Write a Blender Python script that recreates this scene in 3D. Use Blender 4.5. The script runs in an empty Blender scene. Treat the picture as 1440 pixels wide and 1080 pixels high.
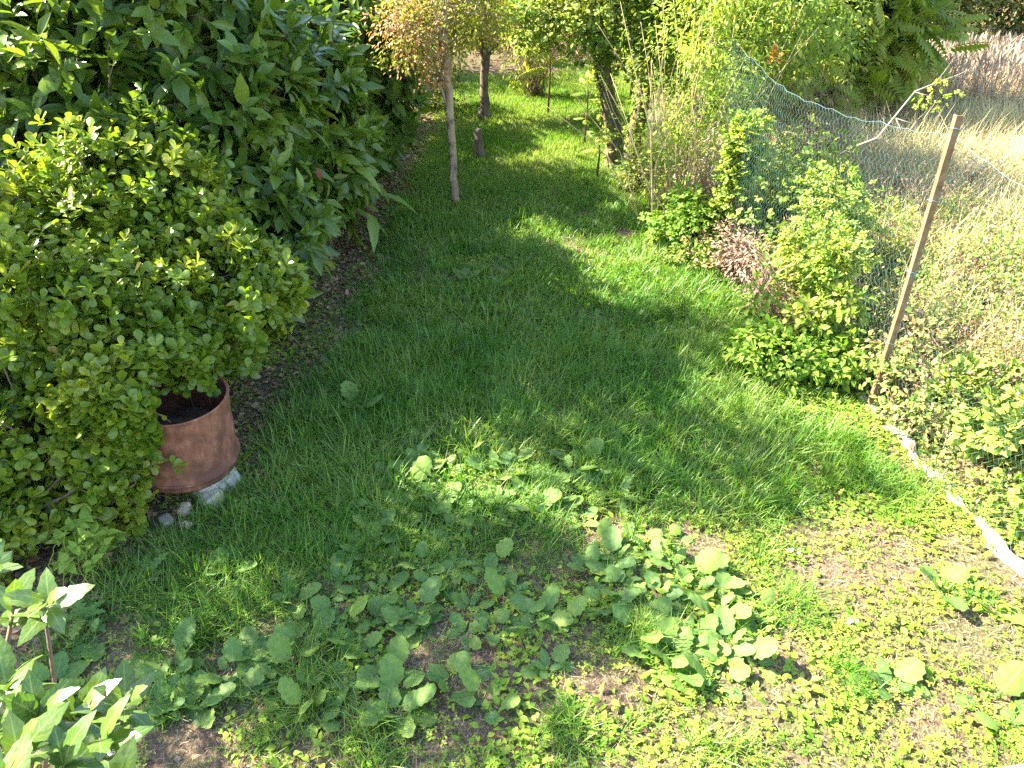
import bpy, math, random
import numpy as np
from mathutils import Vector

# ------------------------------------------------------------------ camera, sky, sun, exposure
S = bpy.context.scene
col = S.collection
R = math.radians
PITCH, CAMH = R(33.0), 3.0
cd = bpy.data.cameras.new("camera"); cam = bpy.data.objects.new("camera", cd); col.objects.link(cam)
cam.location = (0, 0, CAMH); cam.rotation_euler = (R(90) - PITCH, 0, 0)
cd.sensor_width = 36; cd.lens = 36 * 1088 / 1440; cd.clip_end = 400; cd.clip_start = 0.05
S.camera = cam

TO_SUN = Vector((-0.95, 0.31, 0.0)).normalized(); ELEV = R(41)
w = bpy.data.worlds.new("World"); S.world = w; w.use_nodes = True
nt = w.node_tree; bg = nt.nodes["Background"]
sky = nt.nodes.new("ShaderNodeTexSky"); sky.sky_type = 'NISHITA'; sky.sun_disc = False
sky.sun_elevation = ELEV; sky.sun_rotation = math.atan2(TO_SUN.x, TO_SUN.y)
nt.links.new(sky.outputs[0], bg.inputs[0]); bg.inputs[1].default_value = 0.105
sl = bpy.data.lights.new("sun", 'SUN'); sun = bpy.data.objects.new("sun", sl); col.objects.link(sun)
sl.energy = 5.0; sl.angle = R(0.53); sl.color = (1.0, 0.93, 0.76)
sd = Vector((TO_SUN.x * math.cos(ELEV), TO_SUN.y * math.cos(ELEV), math.sin(ELEV)))
sun.rotation_euler = sd.to_track_quat('Z', 'Y').to_euler(); sun.location = (-8, 4, 9)
S.view_settings.view_transform = 'Standard'; S.view_settings.look = 'None'
S.view_settings.gamma = 1; S.view_settings.exposure = 3.0
S.cycles.max_bounces = 7; S.cycles.transmission_bounces = 5; S.cycles.diffuse_bounces = 4
S.cycles.use_denoising = False

# ------------------------------------------------------------------ small maths
def norm(a):
    return a / np.maximum(np.linalg.norm(a, axis=-1, keepdims=True), 1e-9)

_lat = np.random.default_rng(7).random((256, 256))
def vnoise(x, y):
    x = np.asarray(x, float); y = np.asarray(y, float)
    xi = np.floor(x).astype(int); yi = np.floor(y).astype(int)
    fx = x - xi; fy = y - yi
    fx = fx * fx * (3 - 2 * fx); fy = fy * fy * (3 - 2 * fy)
    g = lambda a, b: _lat[a % 256, b % 256]
    return ((g(xi, yi) * (1 - fx) + g(xi + 1, yi) * fx) * (1 - fy)
            + (g(xi, yi + 1) * (1 - fx) + g(xi + 1, yi + 1) * fx) * fy)
def fnoise(x, y, o=3):
    v = 0; a = 0.5; t = 0
    for k in range(o):
        v = v + a * vnoise(x * 2 ** k + 13.7 * k, y * 2 ** k + 5.1 * k); t += a; a *= 0.5
    return v / t
def sst(a, b, x):
    t = np.clip((x - a) / (b - a), 0, 1); return t * t * (3 - 2 * t)

def hgt(x, y):
    """height of the ground"""
    x = np.asarray(x, float); y = np.asarray(y, float)
    h = 0.05 * (fnoise(x * 0.8, y * 0.8) - 0.5) + 0.03 * (fnoise(x * 3 + 9, y * 3) - 0.5)
    h = h + 0.10 * sst(2.6, 3.6, x)                     # land beyond the fence a little higher
    h = h + 0.5 * sst(15, 22, y)
    return h
def gp(px, py, z=0.0):
    """point of the ground plane z that stands at a pixel of the 1440 wide photograph (only used to note down places)"""
    u = (px - 720) / 1088; v = (540 - py) / 1088
    d = (u, math.cos(PITCH) + v * math.sin(PITCH), -math.sin(PITCH) + v * math.cos(PITCH))
    t = (z - CAMH) / d[2]
    return d[0] * t, d[1] * t

# ------------------------------------------------------------------ mesh batches
class Batch:
    def __init__(s):
        s.V = []; s.F4 = []; s.F3 = []; s.UV = []; s.RN = []; s.n = 0
    def raw(s, v, f4=None, f3=None, uv=None, rn=0.5):
        v = np.asarray(v, float).reshape(-1, 3); k = len(v)
        s.V.append(v)
        if f4 is not None and len(f4): s.F4.append(np.asarray(f4, int) + s.n)
        if f3 is not None and len(f3): s.F3.append(np.asarray(f3, int) + s.n)
        s.UV.append(np.zeros((k, 2)) + 0.5 if uv is None else np.asarray(uv, float))
        s.RN.append(np.full(k, rn) if np.isscalar(rn) else np.asarray(rn, float))
        s.n += k
    def add(s, T, P, Y, Z, sc, rn, sx=None):
        """copies of leaf template T at P, growing along Y, upper side towards Z"""
        P = np.asarray(P, float).reshape(-1, 3); N = len(P)
        if N == 0: return
        Y = norm(np.broadcast_to(np.asarray(Y, float), (N, 3))); Z = np.broadcast_to(np.asarray(Z, float), (N, 3))
        Z = norm(Z - Y * (Z * Y).sum(1, keepdims=True) + 1e-7)
        X = np.cross(Y, Z)
        sc = np.broadcast_to(np.asarray(sc, float), (N,)); rn = np.broadcast_to(np.asarray(rn, float), (N,))
        sx = sc if sx is None else sc * np.broadcast_to(sx, (N,))
        t = T['v']; K = len(t)
        v = (P[:, None, :] + (sx[:, None] * t[None, :, 0])[..., None] * X[:, None, :]
             + (sc[:, None] * t[None, :, 1])[..., None] * Y[:, None, :]
             + (sc[:, None] * t[None, :, 2])[..., None] * Z[:, None, :])
        off = (np.arange(N) * K)[:, None, None]
        f4 = (T['f4'][None] + off).reshape(-1, 4) if len(T['f4']) else None
        f3 = (T['f3'][None] + off).reshape(-1, 3) if len(T['f3']) else None
        s.raw(v.reshape(-1, 3), f4, f3, np.tile(T['uv'], (N, 1)), np.repeat(rn, K))
    def build(s, name, mat, parent=None, smooth=True):
        me = bpy.data.meshes.new(name)
        V = np.concatenate(s.V); F4 = np.concatenate(s.F4) if s.F4 else np.zeros((0, 4), int)
        F3 = np.concatenate(s.F3) if s.F3 else np.zeros((0, 3), int)
        me.vertices.add(len(V)); me.vertices.foreach_set("co", V.astype(np.float32).ravel())
        L = np.concatenate([F4.ravel(), F3.ravel()]).astype(np.int32)
        me.loops.add(len(L)); me.loops.foreach_set("vertex_index", L)
        nf = len(F4) + len(F3); me.polygons.add(nf)
        st = np.concatenate([np.arange(len(F4)) * 4, len(F4) * 4 + np.arange(len(F3)) * 3]).astype(np.int32)
        me.polygons.foreach_set("loop_start", st)
        me.polygons.foreach_set("use_smooth", np.full(nf, smooth))
        uv = me.uv_layers.new(name="uv"); UV = np.concatenate(s.UV)[L]
        uv.data.foreach_set("uv", UV.astype(np.float32).ravel())
        at = me.attributes.new("rnd", 'FLOAT', 'POINT'); at.data.foreach_set("value", np.concatenate(s.RN).astype(np.float32))
        me.update(calc_edges=True); me.materials.append(mat)
        o = bpy.data.objects.new(name, me); col.objects.link(o)
        if parent is not None: o.parent = parent
        return o
    def tube(s, pts, rad, ns=6, rn=0.5, cap=True, rough=0.0, seed=0, flat=1.0):
        pts = np.asarray(pts, float); n = len(pts); rad = np.broadcast_to(np.asarray(rad, float), (n,))
        t = norm(np.gradient(pts, axis=0)); up = np.array([0.31, 0.17, 1.0]) if abs(t[0, 2]) < 0.9 else np.array([1, 0.2, 0.0])
        u = norm(np.cross(t, up)); v = np.cross(t, u)
        a = np.arange(ns) / ns * 2 * np.pi
        rr = rad[:, None] * np.ones(ns)[None]
        if rough:
            g = np.random.default_rng(seed); rr = rr * (1 + rough * (g.random((n, ns)) - 0.5) + rough * (g.random(ns)[None] - 0.5))
        V = pts[:, None] + rr[..., None] * (np.cos(a)[None, :, None] * u[:, None] + flat * np.sin(a)[None, :, None] * v[:, None])
        i = np.arange(n - 1)[:, None] * ns; j = np.arange(ns)[None]
        f4 = np.stack([i + j, i + (j + 1) % ns, i + ns + (j + 1) % ns, i + ns + j], -1).reshape(-1, 4)
        V = V.reshape(-1, 3); f3 = None
        uv = np.stack([np.tile(np.arange(ns) / ns, n), np.repeat(np.arange(n) / n, ns)], 1)
        if cap:
            V = np.concatenate([V, pts[:1], pts[-1:]]); k = n * ns; q = np.arange(ns)
            f3 = np.concatenate([np.stack([(q + 1) % ns, q, np.full(ns, k)], 1),
                                 np.stack([k - ns + q, k - ns + (q + 1) % ns, np.full(ns, k + 1)], 1)])
            uv = np.concatenate([uv, [[0.5, 0], [0.5, 1]]])
        s.raw(V, f4, f3, uv, rn)
    def box(s, c, h, rz=0):
        x, y, z = h; V = np.array([[a * x, b * y, d * z] for a in (-1, 1) for b in (-1, 1) for d in (-1, 1)], float)
        cz, sz = math.cos(rz), math.sin(rz)
        V = np.stack([V[:, 0] * cz - V[:, 1] * sz, V[:, 0] * sz + V[:, 1] * cz, V[:, 2]], 1) + np.asarray(c)
        s.raw(V, [[0, 1, 3, 2], [4, 6, 7, 5], [0, 4, 5, 1], [2, 3, 7, 6], [0, 2, 6, 4], [1, 5, 7, 3]])

# ------------------------------------------------------------------ leaf templates (length 1)
def leaf_T(w=0.4, rows=5, prof='ell', droop=0.15, fold=0.12, wave=0.0, cols=3, teeth=0.0, petiole=0.0, curl=0.0):
    t = np.linspace(0, 1, rows + 1)
    if prof == 'ell': W = np.sin(np.pi * t ** 0.85) ** 0.8
    elif prof == 'obo': W = np.where(t < 0.72, (t / 0.72) ** 0.9, np.sqrt(np.clip(1 - ((t - 0.72) / 0.29) ** 2, 0, 1)))
    elif prof == 'dock': W = np.where(t < 0.35, np.sqrt(np.clip(1 - ((0.35 - t) / 0.37) ** 2, 0, 1)) , np.sqrt(np.clip(1 - ((t - 0.35) / 0.66) ** 2.3, 0, 1)))
    elif prof == 'blade': W = (1 - t) ** 0.6 * (0.5 + 0.5 * np.minimum(1, t * 4))
    elif prof == 'heart': W = np.where(t < 0.3, np.sqrt(np.clip(1 - ((0.3 - t) / 0.31) ** 2, 0, 1)), 1 - ((t - 0.3) / 0.7) ** 1.3)
    elif prof == 'spoon': W = np.where(t < 0.5, 0.25 + 0.1 * t, 0) + np.where(t >= 0.5, np.sqrt(np.clip(1 - ((t - 0.76) / 0.26) ** 2, 0, 1)), 0)
    W = np.maximum(W, 0.03)
    if teeth: W = W * (1 + teeth * np.where(np.arange(rows + 1) % 2 == 0, -1, 1))
    u = np.linspace(-1, 1, cols)
    v = []; uv = []
    for i, tt in enumerate(t):
        for j, uu in enumerate(u):
            zz = -droop * tt ** 2 + fold * abs(uu) * W[i] * w * 0.5 - curl * uu ** 2 * W[i] * w
            if wave: zz += wave * math.sin(tt * 17 + uu * 2.1) * abs(uu)
            wj = W[i] * w * 0.5 * (1 + (0.12 * math.sin(tt * 23 + uu * 4) if wave and abs(uu) > 0.9 else 0))
            v.append((uu * wj, petiole + tt * (1 - 0.3 * droop), zz - petiole * 0.2)); uv.append((uu * 0.5 + 0.5, tt))
    i = np.arange(rows)[:, None] * cols; j = np.arange(cols - 1)[None]
    f4 = np.stack([i + j, i + j + 1, i + cols + j + 1, i + cols + j], -1).reshape(-1, 4)
    v = np.array(v); uv = np.array(uv)
    if petiole:
        k = len(v); pw = 0.03
        v = np.concatenate([v, [[-pw, 0, -petiole * 0.9], [pw, 0, -petiole * 0.9], [pw, petiole + 0.06, -petiole * 0.2 + .002], [-pw, petiole + 0.06, -petiole * 0.2 + .002]]])
        uv = np.concatenate([uv, np.full((4, 2), 0.5)]); f4 = np.concatenate([f4, [[k, k + 1, k + 2, k + 3]]])
    return dict(v=v, uv=uv, f4=f4, f3=np.zeros((0, 3), int))
def blade_T(rows=3, w=0.03, droop=0.35, lean=0.0):
    t = np.linspace(0, 1, rows + 1); v = []; uv = []
    for tt in t:
        W = w * 0.5 * (1 - tt ** 2.2 * 0.93)
        for sg in (-1, 1):
            v.append((sg * W, tt * (1 - 0.35 * droop * tt), -droop * tt ** 2)); uv.append((0.5 + sg * 0.4, tt))
    i = np.arange(rows)[:, None] * 2
    f4 = np.concatenate([i, i + 1, i + 3, i + 2], 1)
    return dict(v=np.array(v), uv=np.array(uv), f4=f4, f3=np.zeros((0, 3), int))
def merge_T(parts):
    """parts: (template, pos, ydir, zdir, scale)"""
    b = Batch()
    for T, p, y, z, s_ in parts: b.add(T, [p], [y], [z], s_, 0)
    cat = lambda l, k: np.concatenate(l) if l else np.zeros((0, k), int)
    return dict(v=np.concatenate(b.V), uv=np.concatenate(b.UV), f4=cat(b.F4, 4), f3=cat(b.F3, 3))
def lobed_T(lobes=5, depth=0.35, cup=0.12):
    n = lobes * 6; a = np.linspace(-np.pi * 0.92, np.pi * 0.92, n)
    r = 0.5 * (1 - depth + depth * (0.5 + 0.5 * np.cos(a * lobes)) ** 0.7) * (0.85 + 0.15 * np.cos(a)) * (1 + 0.07 * np.where(np.arange(n) % 2, 1, -1))
    v = [(0, 0.1, 0)]; uv = [(0.5, 0.1)]
    for f in (0.55, 1.0):
        for ai, ri in zip(a, r):
            x, y = math.sin(ai) * ri * f, 0.4 + math.cos(ai) * ri * f - 0.3 * (1 - f)
            v.append((x, y, -cup * (f ** 2) * 0.6 + 0.05 * f * math.cos(ai * lobes))); uv.append((x + 0.5, y))
    f3 = [(0, 1 + i, 2 + i) for i in range(n - 1)]
    f4 = [(1 + i, 1 + n + i, 2 + n + i, 2 + i) for i in range(n - 1)]
    return dict(v=np.array(v), uv=np.array(uv), f4=np.array(f4), f3=np.array(f3)[:, ::-1])

T_magn = leaf_T(0.42, 6, 'ell', 0.22, 0.35, wave=0.012, petiole=0.06)
T_magn2 = leaf_T(0.36, 6, 'ell', 0.05, 0.5, wave=0.01, petiole=0.06)
T_bush = leaf_T(0.60, 6, 'obo', 0.10, 0.22)
T_bush2 = leaf_T(0.54, 6, 'obo', 0.22, 0.06, curl=0.15)
T_dock = [leaf_T(0.60, 11, 'dock', 0.12, 0.10, wave=0.022, cols=5, petiole=0.22),
          leaf_T(0.74, 11, 'dock', 0.05, 0.18, wave=0.030, cols=5, petiole=0.45),
          leaf_T(0.50, 12, 'dock', 0.25, 0.08, wave=0.022, cols=5, petiole=0.15, curl=0.06),
          leaf_T(0.80, 11, 'dock', 0.08, 0.05, wave=0.02, cols=5, petiole=0.55, curl=0.1)]
T_small = leaf_T(0.55, 3, 'ell', 0.15, 0.3)
T_tiny = leaf_T(0.6, 2, 'ell', 0.1, 0.3)
T_tooth = leaf_T(0.65, 10, 'heart', 0.2, 0.25, teeth=0.12)
T_lance = leaf_T(0.30, 4, 'ell', 0.3, 0.3)
T_long = leaf_T(0.27, 8, 'ell', 0.45, 0.35, wave=0.012, cols=5)
T_rag = leaf_T(0.33, 13, 'dock', 0.4, 0.3, teeth=0.42)
T_blade = [blade_T(4, 0.030, 0.35), blade_T(4, 0.026, 0.8), blade_T(3, 0.036, 0.1)]
T_bladefar = blade_T(2, 0.06, 0.3)
T_lobe = lobed_T(5, 0.45); T_round = lobed_T(3, 0.18)
th = [(math.sin(a), math.cos(a) * 1.0, 0.25) for a in (0, 2.1, -2.1)]
T_clover = merge_T([(leaf_T(0.85, 2, 'obo', 0.1, 0.3), (0, 0, 0), (x, y, 0.15), (0, 0, 1), 0.5) for x, y, z in th])
lf = leaf_T(0.36, 2, 'ell', 0.25, 0.2); pr = []
for k in range(8):
    y = 0.16 + k * 0.105; s_ = 0.34 * math.sin(math.pi * (0.25 + 0.62 * k / 8)) + 0.05
    for sg in (-1, 1): pr.append((lf, (0, y * 0.97, -0.25 * y * y), (sg, 0.42, -0.25), (0, 0, 1), s_))
pr.append((lf, (0, 0.98, -0.24), (0, 1, -0.5), (0, 0, 1), 0.22)); pr.append((blade_T(3, 0.02, 0.25), (0, 0, 0), (0, 1, 0), (0, 0, 1), 1.0))
T_pinn = merge_T(pr)
pr = [(leaf_T(0.7, 3, 'ell', 0.2, 0.3, teeth=0.1), (0, 0.25, 0), (x, y + 0.3, -0.1), (0, 0, 1), 0.6) for x, y in ((0, 1), (0.9, 0.1), (-0.9, 0.1))]
T_tri = merge_T(pr)

# ------------------------------------------------------------------ materials
MATS = {}
def ramp(nt, fac, cols, interp='LINEAR'):
    r = nt.nodes.new("ShaderNodeValToRGB"); r.color_ramp.interpolation = interp
    e = r.color_ramp.elements
    while len(e) < len(cols): e.new(0.5)
    for i, c in enumerate(cols):
        if len(c) == 4: e[i].position = c[0]; e[i].color = (*c[1:], 1)
        else: e[i].position = i / (len(cols) - 1); e[i].color = (*c, 1)
    nt.links.new(fac, r.inputs[0]); return r.outputs[0]
def noise(nt, scale, detail=3, rough=0.55, coord='Object'):
    tc = nt.nodes.new("ShaderNodeTexCoord"); n = nt.nodes.new("ShaderNodeTexNoise")
    n.inputs["Scale"].default_value = scale; n.inputs["Detail"].default_value = detail; n.inputs["Roughness"].default_value = rough
    nt.links.new(tc.outputs[coord], n.inputs["Vector"]); return n.outputs["Fac"]
def mth(nt, op, a, b=0.0, clamp=False):
    m = nt.nodes.new("ShaderNodeMath"); m.operation = op; m.use_clamp = clamp
    for i, q in enumerate((a, b)):
        if isinstance(q, (int, float)): m.inputs[i].default_value = q
        else: nt.links.new(q, m.inputs[i])
    return m.outputs[0]
def mixc(nt, f, a, b, mode='MIX'):
    m = nt.nodes.new("ShaderNodeMix"); m.data_type = 'RGBA'; m.blend_type = mode
    for s_, q in ((m.inputs[0], f), (m.inputs[6], a), (m.inputs[7], b)):
        if isinstance(q, (int, float)): s_.default_value = q
        elif isinstance(q, tuple): s_.default_value = (*q, 1)
        else: nt.links.new(q, s_)
    return m.outputs[2]
def new_mat(name):
    m = bpy.data.materials.new(name); m.use_nodes = True; return m, m.node_tree, m.node_tree.nodes["Principled BSDF"]
def leafmat(name, cols, tr=0.35, rough=0.45, spec=0.5, vein=None, nscale=1.5, nmix=0.5, blotch=None, trcol=(1.25, 1.3, 0.55)):
    m, nt, P = new_mat(name)
    at = nt.nodes.new("ShaderNodeAttribute"); at.attribute_name = "rnd"
    nf = noise(nt, nscale, 2)
    f = mth(nt, 'ADD', mth(nt, 'MULTIPLY', at.outputs["Fac"], 1 - nmix), mth(nt, 'MULTIPLY', mth(nt, 'MULTIPLY_ADD', nf, 2.2), nmix))
    # centre the noise
    f = mth(nt, 'SUBTRACT', f, 0.55 * nmix, True)
    c = ramp(nt, f, cols)
    fine = noise(nt, 60, 2)
    c = mixc(nt, 0.35, c, mixc(nt, 1.0, c, ramp(nt, fine, [(0.3, .45, .45, .45), (0.7, 1.5, 1.5, 1.4)]), 'MULTIPLY'))
    if vein is not None:
        uvn = nt.nodes.new("ShaderNodeUVMap"); sx = nt.nodes.new("ShaderNodeSeparateXYZ"); nt.links.new(uvn.outputs[0], sx.inputs[0])
        d = mth(nt, 'ABSOLUTE', mth(nt, 'SUBTRACT', sx.outputs[0], 0.5))
        mid = mth(nt, 'SUBTRACT', 1.0, mth(nt, 'MULTIPLY', d, 16), True)
        side = mth(nt, 'SINE', mth(nt, 'MULTIPLY', mth(nt, 'SUBTRACT', sx.outputs[1], mth(nt, 'MULTIPLY', d, 0.5)), 48))
        side = mth(nt, 'MULTIPLY', mth(nt, 'POWER', mth(nt, 'MAXIMUM', side, 0.0), 6), 0.28)
        c = mixc(nt, mth(nt, 'MAXIMUM', mth(nt, 'MULTIPLY', mid, 0.75), side), c, vein)
    if blotch is not None:
        c = mixc(nt, ramp(nt, noise(nt, 25, 3), [(0.60, 0, 0, 0), (0.72, .8, .8, .8)]), c, blotch)
    nt.links.new(c, P.inputs["Base Color"]); P.inputs["Roughness"].default_value = rough
    P.inputs["Specular IOR Level"].default_value = spec
    b = nt.nodes.new("ShaderNodeBump"); b.inputs["Strength"].default_value = 0.25; b.inputs["Distance"].default_value = 0.004
    nt.links.new(noise(nt, 90, 2), b.inputs["Height"]); nt.links.new(b.outputs[0], P.inputs["Normal"])
    T = nt.nodes.new("ShaderNodeBsdfTranslucent"); mx = nt.nodes.new("ShaderNodeMixShader")
    nt.links.new(mixc(nt, 1.0, c, trcol, 'MULTIPLY'), T.inputs[0])
    mx.inputs[0].default_value = tr; nt.links.new(P.outputs[0], mx.inputs[1]); nt.links.new(T.outputs[0], mx.inputs[2])
    nt.links.new(mx.outputs[0], nt.nodes["Material Output"].inputs[0])
    return m
def solid(name, cols, scale=8, rough=0.8, bump=0.4, detail=5, dist=0.01, metal=0, spec=0.3, stretch=None, second=None):
    m, nt, P = new_mat(name)
    tc = nt.nodes.new("ShaderNodeTexCoord"); mp = nt.nodes.new("ShaderNodeMapping"); nt.links.new(tc.outputs["Object"], mp.inputs[0])
    if stretch: mp.inputs["Scale"].default_value = stretch
    n = nt.nodes.new("ShaderNodeTexNoise"); n.inputs["Scale"].default_value = scale; n.inputs["Detail"].default_value = detail; n.inputs["Roughness"].default_value = 0.65
    nt.links.new(mp.outputs[0], n.inputs["Vector"])
    c = ramp(nt, n.outputs["Fac"], [(0.25 + 0.5 * i / (len(cols) - 1), *q) for i, q in enumerate(cols)])
    if second:
        sc2, lo, hi, cc = second
        n2 = nt.nodes.new("ShaderNodeTexNoise"); n2.inputs["Scale"].default_value = sc2; n2.inputs["Detail"].default_value = 4
        nt.links.new(tc.outputs["Object"], n2.inputs["Vector"])
        c = mixc(nt, ramp(nt, n2.outputs["Fac"], [(lo, 0, 0, 0), (hi, 1, 1, 1)]), c, cc)
    nt.links.new(c, P.inputs["Base Color"]); P.inputs["Roughness"].default_value = rough; P.inputs["Metallic"].default_value = metal
    P.inputs["Specular IOR Level"].default_value = spec
    b = nt.nodes.new("ShaderNodeBump"); b.inputs["Strength"].default_value = bump; b.inputs["Distance"].default_value = dist
    nt.links.new(n.outputs["Fac"], b.inputs["Height"]); nt.links.new(b.outputs[0], P.inputs["Normal"])
    return m

M = dict(
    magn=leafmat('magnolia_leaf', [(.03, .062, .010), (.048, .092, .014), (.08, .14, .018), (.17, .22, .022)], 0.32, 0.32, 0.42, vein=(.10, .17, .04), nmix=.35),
    magn_lit=leafmat('sunlit_magnolia_leaf', [(.06, .12, .016), (.11, .19, .02), (.20, .27, .03)], 0.35, 0.33, 0.5, vein=(.16, .24, .06), nmix=.35),  # brighter copy of the magnolia leaf, sunlight put into its colour
    bush=leafmat('bush_leaf', [(.038, .085, .010), (.085, .155, .012), (.16, .235, .016), (.30, .33, .03)], 0.42, 0.32, 0.5, vein=(.13, .2, .05), nmix=.4, nscale=2.2),
    yellow=leafmat('yellowed_leaf', [(.45, .34, .07), (.55, .42, .12)], 0.35, 0.5),
    laurel=leafmat('variegated_leaf', [(.035, .08, .015), (.06, .12, .02), (.12, .18, .03)], 0.3, 0.28, 0.6, vein=(.2, .28, .1), nmix=.3, nscale=4),
    dock=leafmat('dock_leaf', [(.075, .155, .04), (.10, .19, .045), (.15, .24, .045), (.26, .32, .05)], 0.36, 0.6, 0.28, vein=(.17, .26, .11), nmix=.2, nscale=5),
    grass=leafmat('grass_blade', [(.03, .11, .008), (.05, .16, .012), (.085, .20, .018), (.14, .25, .03), (.24, .29, .07)], 0.38, 0.45, 0.4, nmix=.42, nscale=1.7),
    grassfar=leafmat('far_grass_blade', [(.045, .14, .012), (.08, .20, .016), (.13, .25, .026), (.24, .30, .07)], 0.38, 0.6, 0.2, nmix=.55, nscale=.8),
    clover=leafmat('clover_leaf', [(.06, .16, .018), (.12, .24, .022), (.20, .31, .032), (.30, .37, .06)], 0.38, 0.6, 0.2, nmix=.4, nscale=2),
    thatch=leafmat('dead_grass', [(.12, .075, .04), (.26, .18, .09), (.40, .30, .17), (.5, .4, .25)], 0.1, 0.85, 0.1, nmix=.3, trcol=(1, 1, 1)),
    straw=leafmat('straw', [(.24, .17, .09), (.42, .32, .17), (.55, .44, .25), (.5, .46, .22)], 0.2, 0.8, 0.15, nmix=.6, nscale=.7, trcol=(1, 1, .8)),
    reed=leafmat('dead_reed', [(.20, .14, .10), (.33, .25, .18), (.46, .37, .28)], 0.1, 0.85, 0.1, nmix=.4, nscale=1, trcol=(1, 1, 1)),
    drybrown=leafmat('dry_stem', [(.09, .06, .045), (.18, .12, .09), (.29, .20, .15)], 0.1, 0.85, 0.1, nmix=.4, nscale=1, trcol=(1, 1, 1)),
    weed=leafmat('weed_leaf', [(.05, .14, .025), (.09, .20, .03), (.15, .26, .045), (.25, .29, .08), (.30, .17, .11)], 0.4, 0.6, 0.2, nmix=.45, nscale=1.6),
    vine=leafmat('vine_leaf', [(.08, .19, .02), (.16, .28, .03), (.27, .36, .05), (.38, .40, .07)], 0.45, 0.5, 0.3, nmix=.35, nscale=2, vein=(.3, .38, .12)),
    nettle=leafmat('nettle_leaf', [(.08, .19, .02), (.15, .26, .03), (.25, .33, .05)], 0.4, 0.55, 0.2, nmix=.2, vein=(.16, .28, .06)),
    acc=leafmat('turning_leaf', [(.12, .17, .03), (.20, .21, .04), (.30, .24, .07), (.38, .22, .10), (.38, .24, .14)], 0.42, 0.5, 0.2, nmix=.55, nscale=1.8, trcol=(1.2, 1.1, .5)),
    olive=leafmat('bronze_green_leaf', [(.05, .10, .015), (.10, .16, .02), (.18, .22, .03), (.28, .21, .05)], 0.4, 0.5, 0.2, nmix=.5, nscale=1.6),
    tree=leafmat('tree_leaf', [(.035, .09, .012), (.08, .16, .02), (.15, .23, .03), (.29, .32, .06)], 0.42, 0.5, 0.25, nmix=.5, nscale=1),
    ailan=leafmat('pinnate_leaf', [(.05, .12, .012), (.10, .18, .018), (.19, .25, .03), (.32, .34, .06)], 0.42, 0.5, 0.25, nmix=.4, nscale=1.2),
    dark=leafmat('dark_tree_leaf', [(.02, .05, .015), (.045, .085, .02), (.10, .13, .03), (.2, .19, .05)], 0.25, 0.5, 0.3, nmix=.55, nscale=1.2),
    pink=leafmat('pink_flower', [(.55, .14, .2), (.6, .25, .3), (.65, .35, .35)], 0.3, 0.6),
    white=leafmat('white_petal', [(.75, .75, .68), (.8, .8, .75)], 0.3, 0.6, trcol=(1, 1, .95)),
    orange=leafmat('orange_leaf', [(.6, .22, .03), (.62, .28, .05)], 0.3, 0.6),
    redbrown=leafmat('withered_leaf', [(.22, .05, .03), (.3, .08, .05)], 0.2, 0.7),
    litter=leafmat('fallen_leaf', [(.07, .035, .02), (.16, .09, .05), (.30, .19, .10), (.42, .30, .16)], 0.1, 0.8, 0.15, nmix=.2, trcol=(1, 1, 1)),
    bark=solid('pale_bark', [(.15, .09, .05), (.30, .21, .13), (.45, .35, .23)], 14, .85, .8, stretch=(1, 1, .25), second=(9, .55, .66, (.10, .065, .045))),
    darkbark=solid('dark_bark', [(.05, .035, .025), (.11, .08, .055), (.22, .17, .12)], 18, .9, 1.0, stretch=(1, 1, .3)),
    twig=solid('twig_bark', [(.10, .065, .04), (.2, .14, .085)], 30, .85, .4),
    cane=solid('pale_cane', [(.28, .21, .09), (.45, .36, .18)], 20, .7, .3),
    bleached=solid('bleached_wood', [(.12, .095, .07), (.30, .26, .21)], 25, .8, .4),
    rust=solid('rusty_steel', [(.10, .035, .018), (.24, .095, .052), (.38, .18, .11)], 22, .85, .6, 10, .002, .1, stretch=(1, 1, .45), second=(6, .48, .64, (.13, .055, .035))),
    rustpost=solid('rusty_angle_iron', [(.11, .065, .035), (.20, .125, .065), (.30, .20, .11)], 20, .75, .5, 8, .002, .2, second=(16, .6, .66, (.16, .17, .11))),
    wire=solid('coated_wire', [(.08, .19, .17), (.17, .30, .28)], 40, .5, .1, spec=.5),
    topwire=solid('pale_wire', [(.08, .15, .17), (.18, .27, .30)], 40, .45, .1, spec=.5),
    concrete=solid('worn_concrete', [(.12, .09, .06), (.27, .23, .18), (.46, .42, .35)], 26, .9, 1.0, 8, .02, second=(9, .50, .60, (.14, .10, .06))),
    lichen=solid('lichened_stone', [(.20, .17, .12), (.40, .36, .26), (.58, .53, .40)], 22, .95, 1.0, 8, .02, second=(9, .52, .62, (.42, .40, .14))),
    pinkrock=solid('pink_stone', [(.30, .18, .12), (.48, .32, .24), (.62, .47, .38)], 14, .9, .8, 6, .01),
    crumb=solid('soil_crumb', [(.07, .045, .03), (.18, .13, .09), (.35, .29, .23)], 9, .95, .5),
    peb=solid('pebble', [(.20, .16, .12), (.42, .36, .29)], 20, .9, .5),
)

# ------------------------------------------------------------------ tagging
def tag(o, label=None, cat=None, group=None, kind=None):
    if label: o['label'] = label
    if cat: o['category'] = cat
    if group: o['group'] = group
    if kind: o['kind'] = kind
    return o
def empty(name, loc, label, cat, group=None):
    o = bpy.data.objects.new(name, None); o.empty_display_size = 0.1; o.location = loc; col.objects.link(o)
    return tag(o, label, cat, group)
def under(parent, b, name, mat, smooth=True):
    """build a batch given in world coordinates as a part of parent"""
    l = np.array(parent.location)
    b.V = [v - l for v in b.V]
    return b.build(name, mat, parent, smooth)

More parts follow.
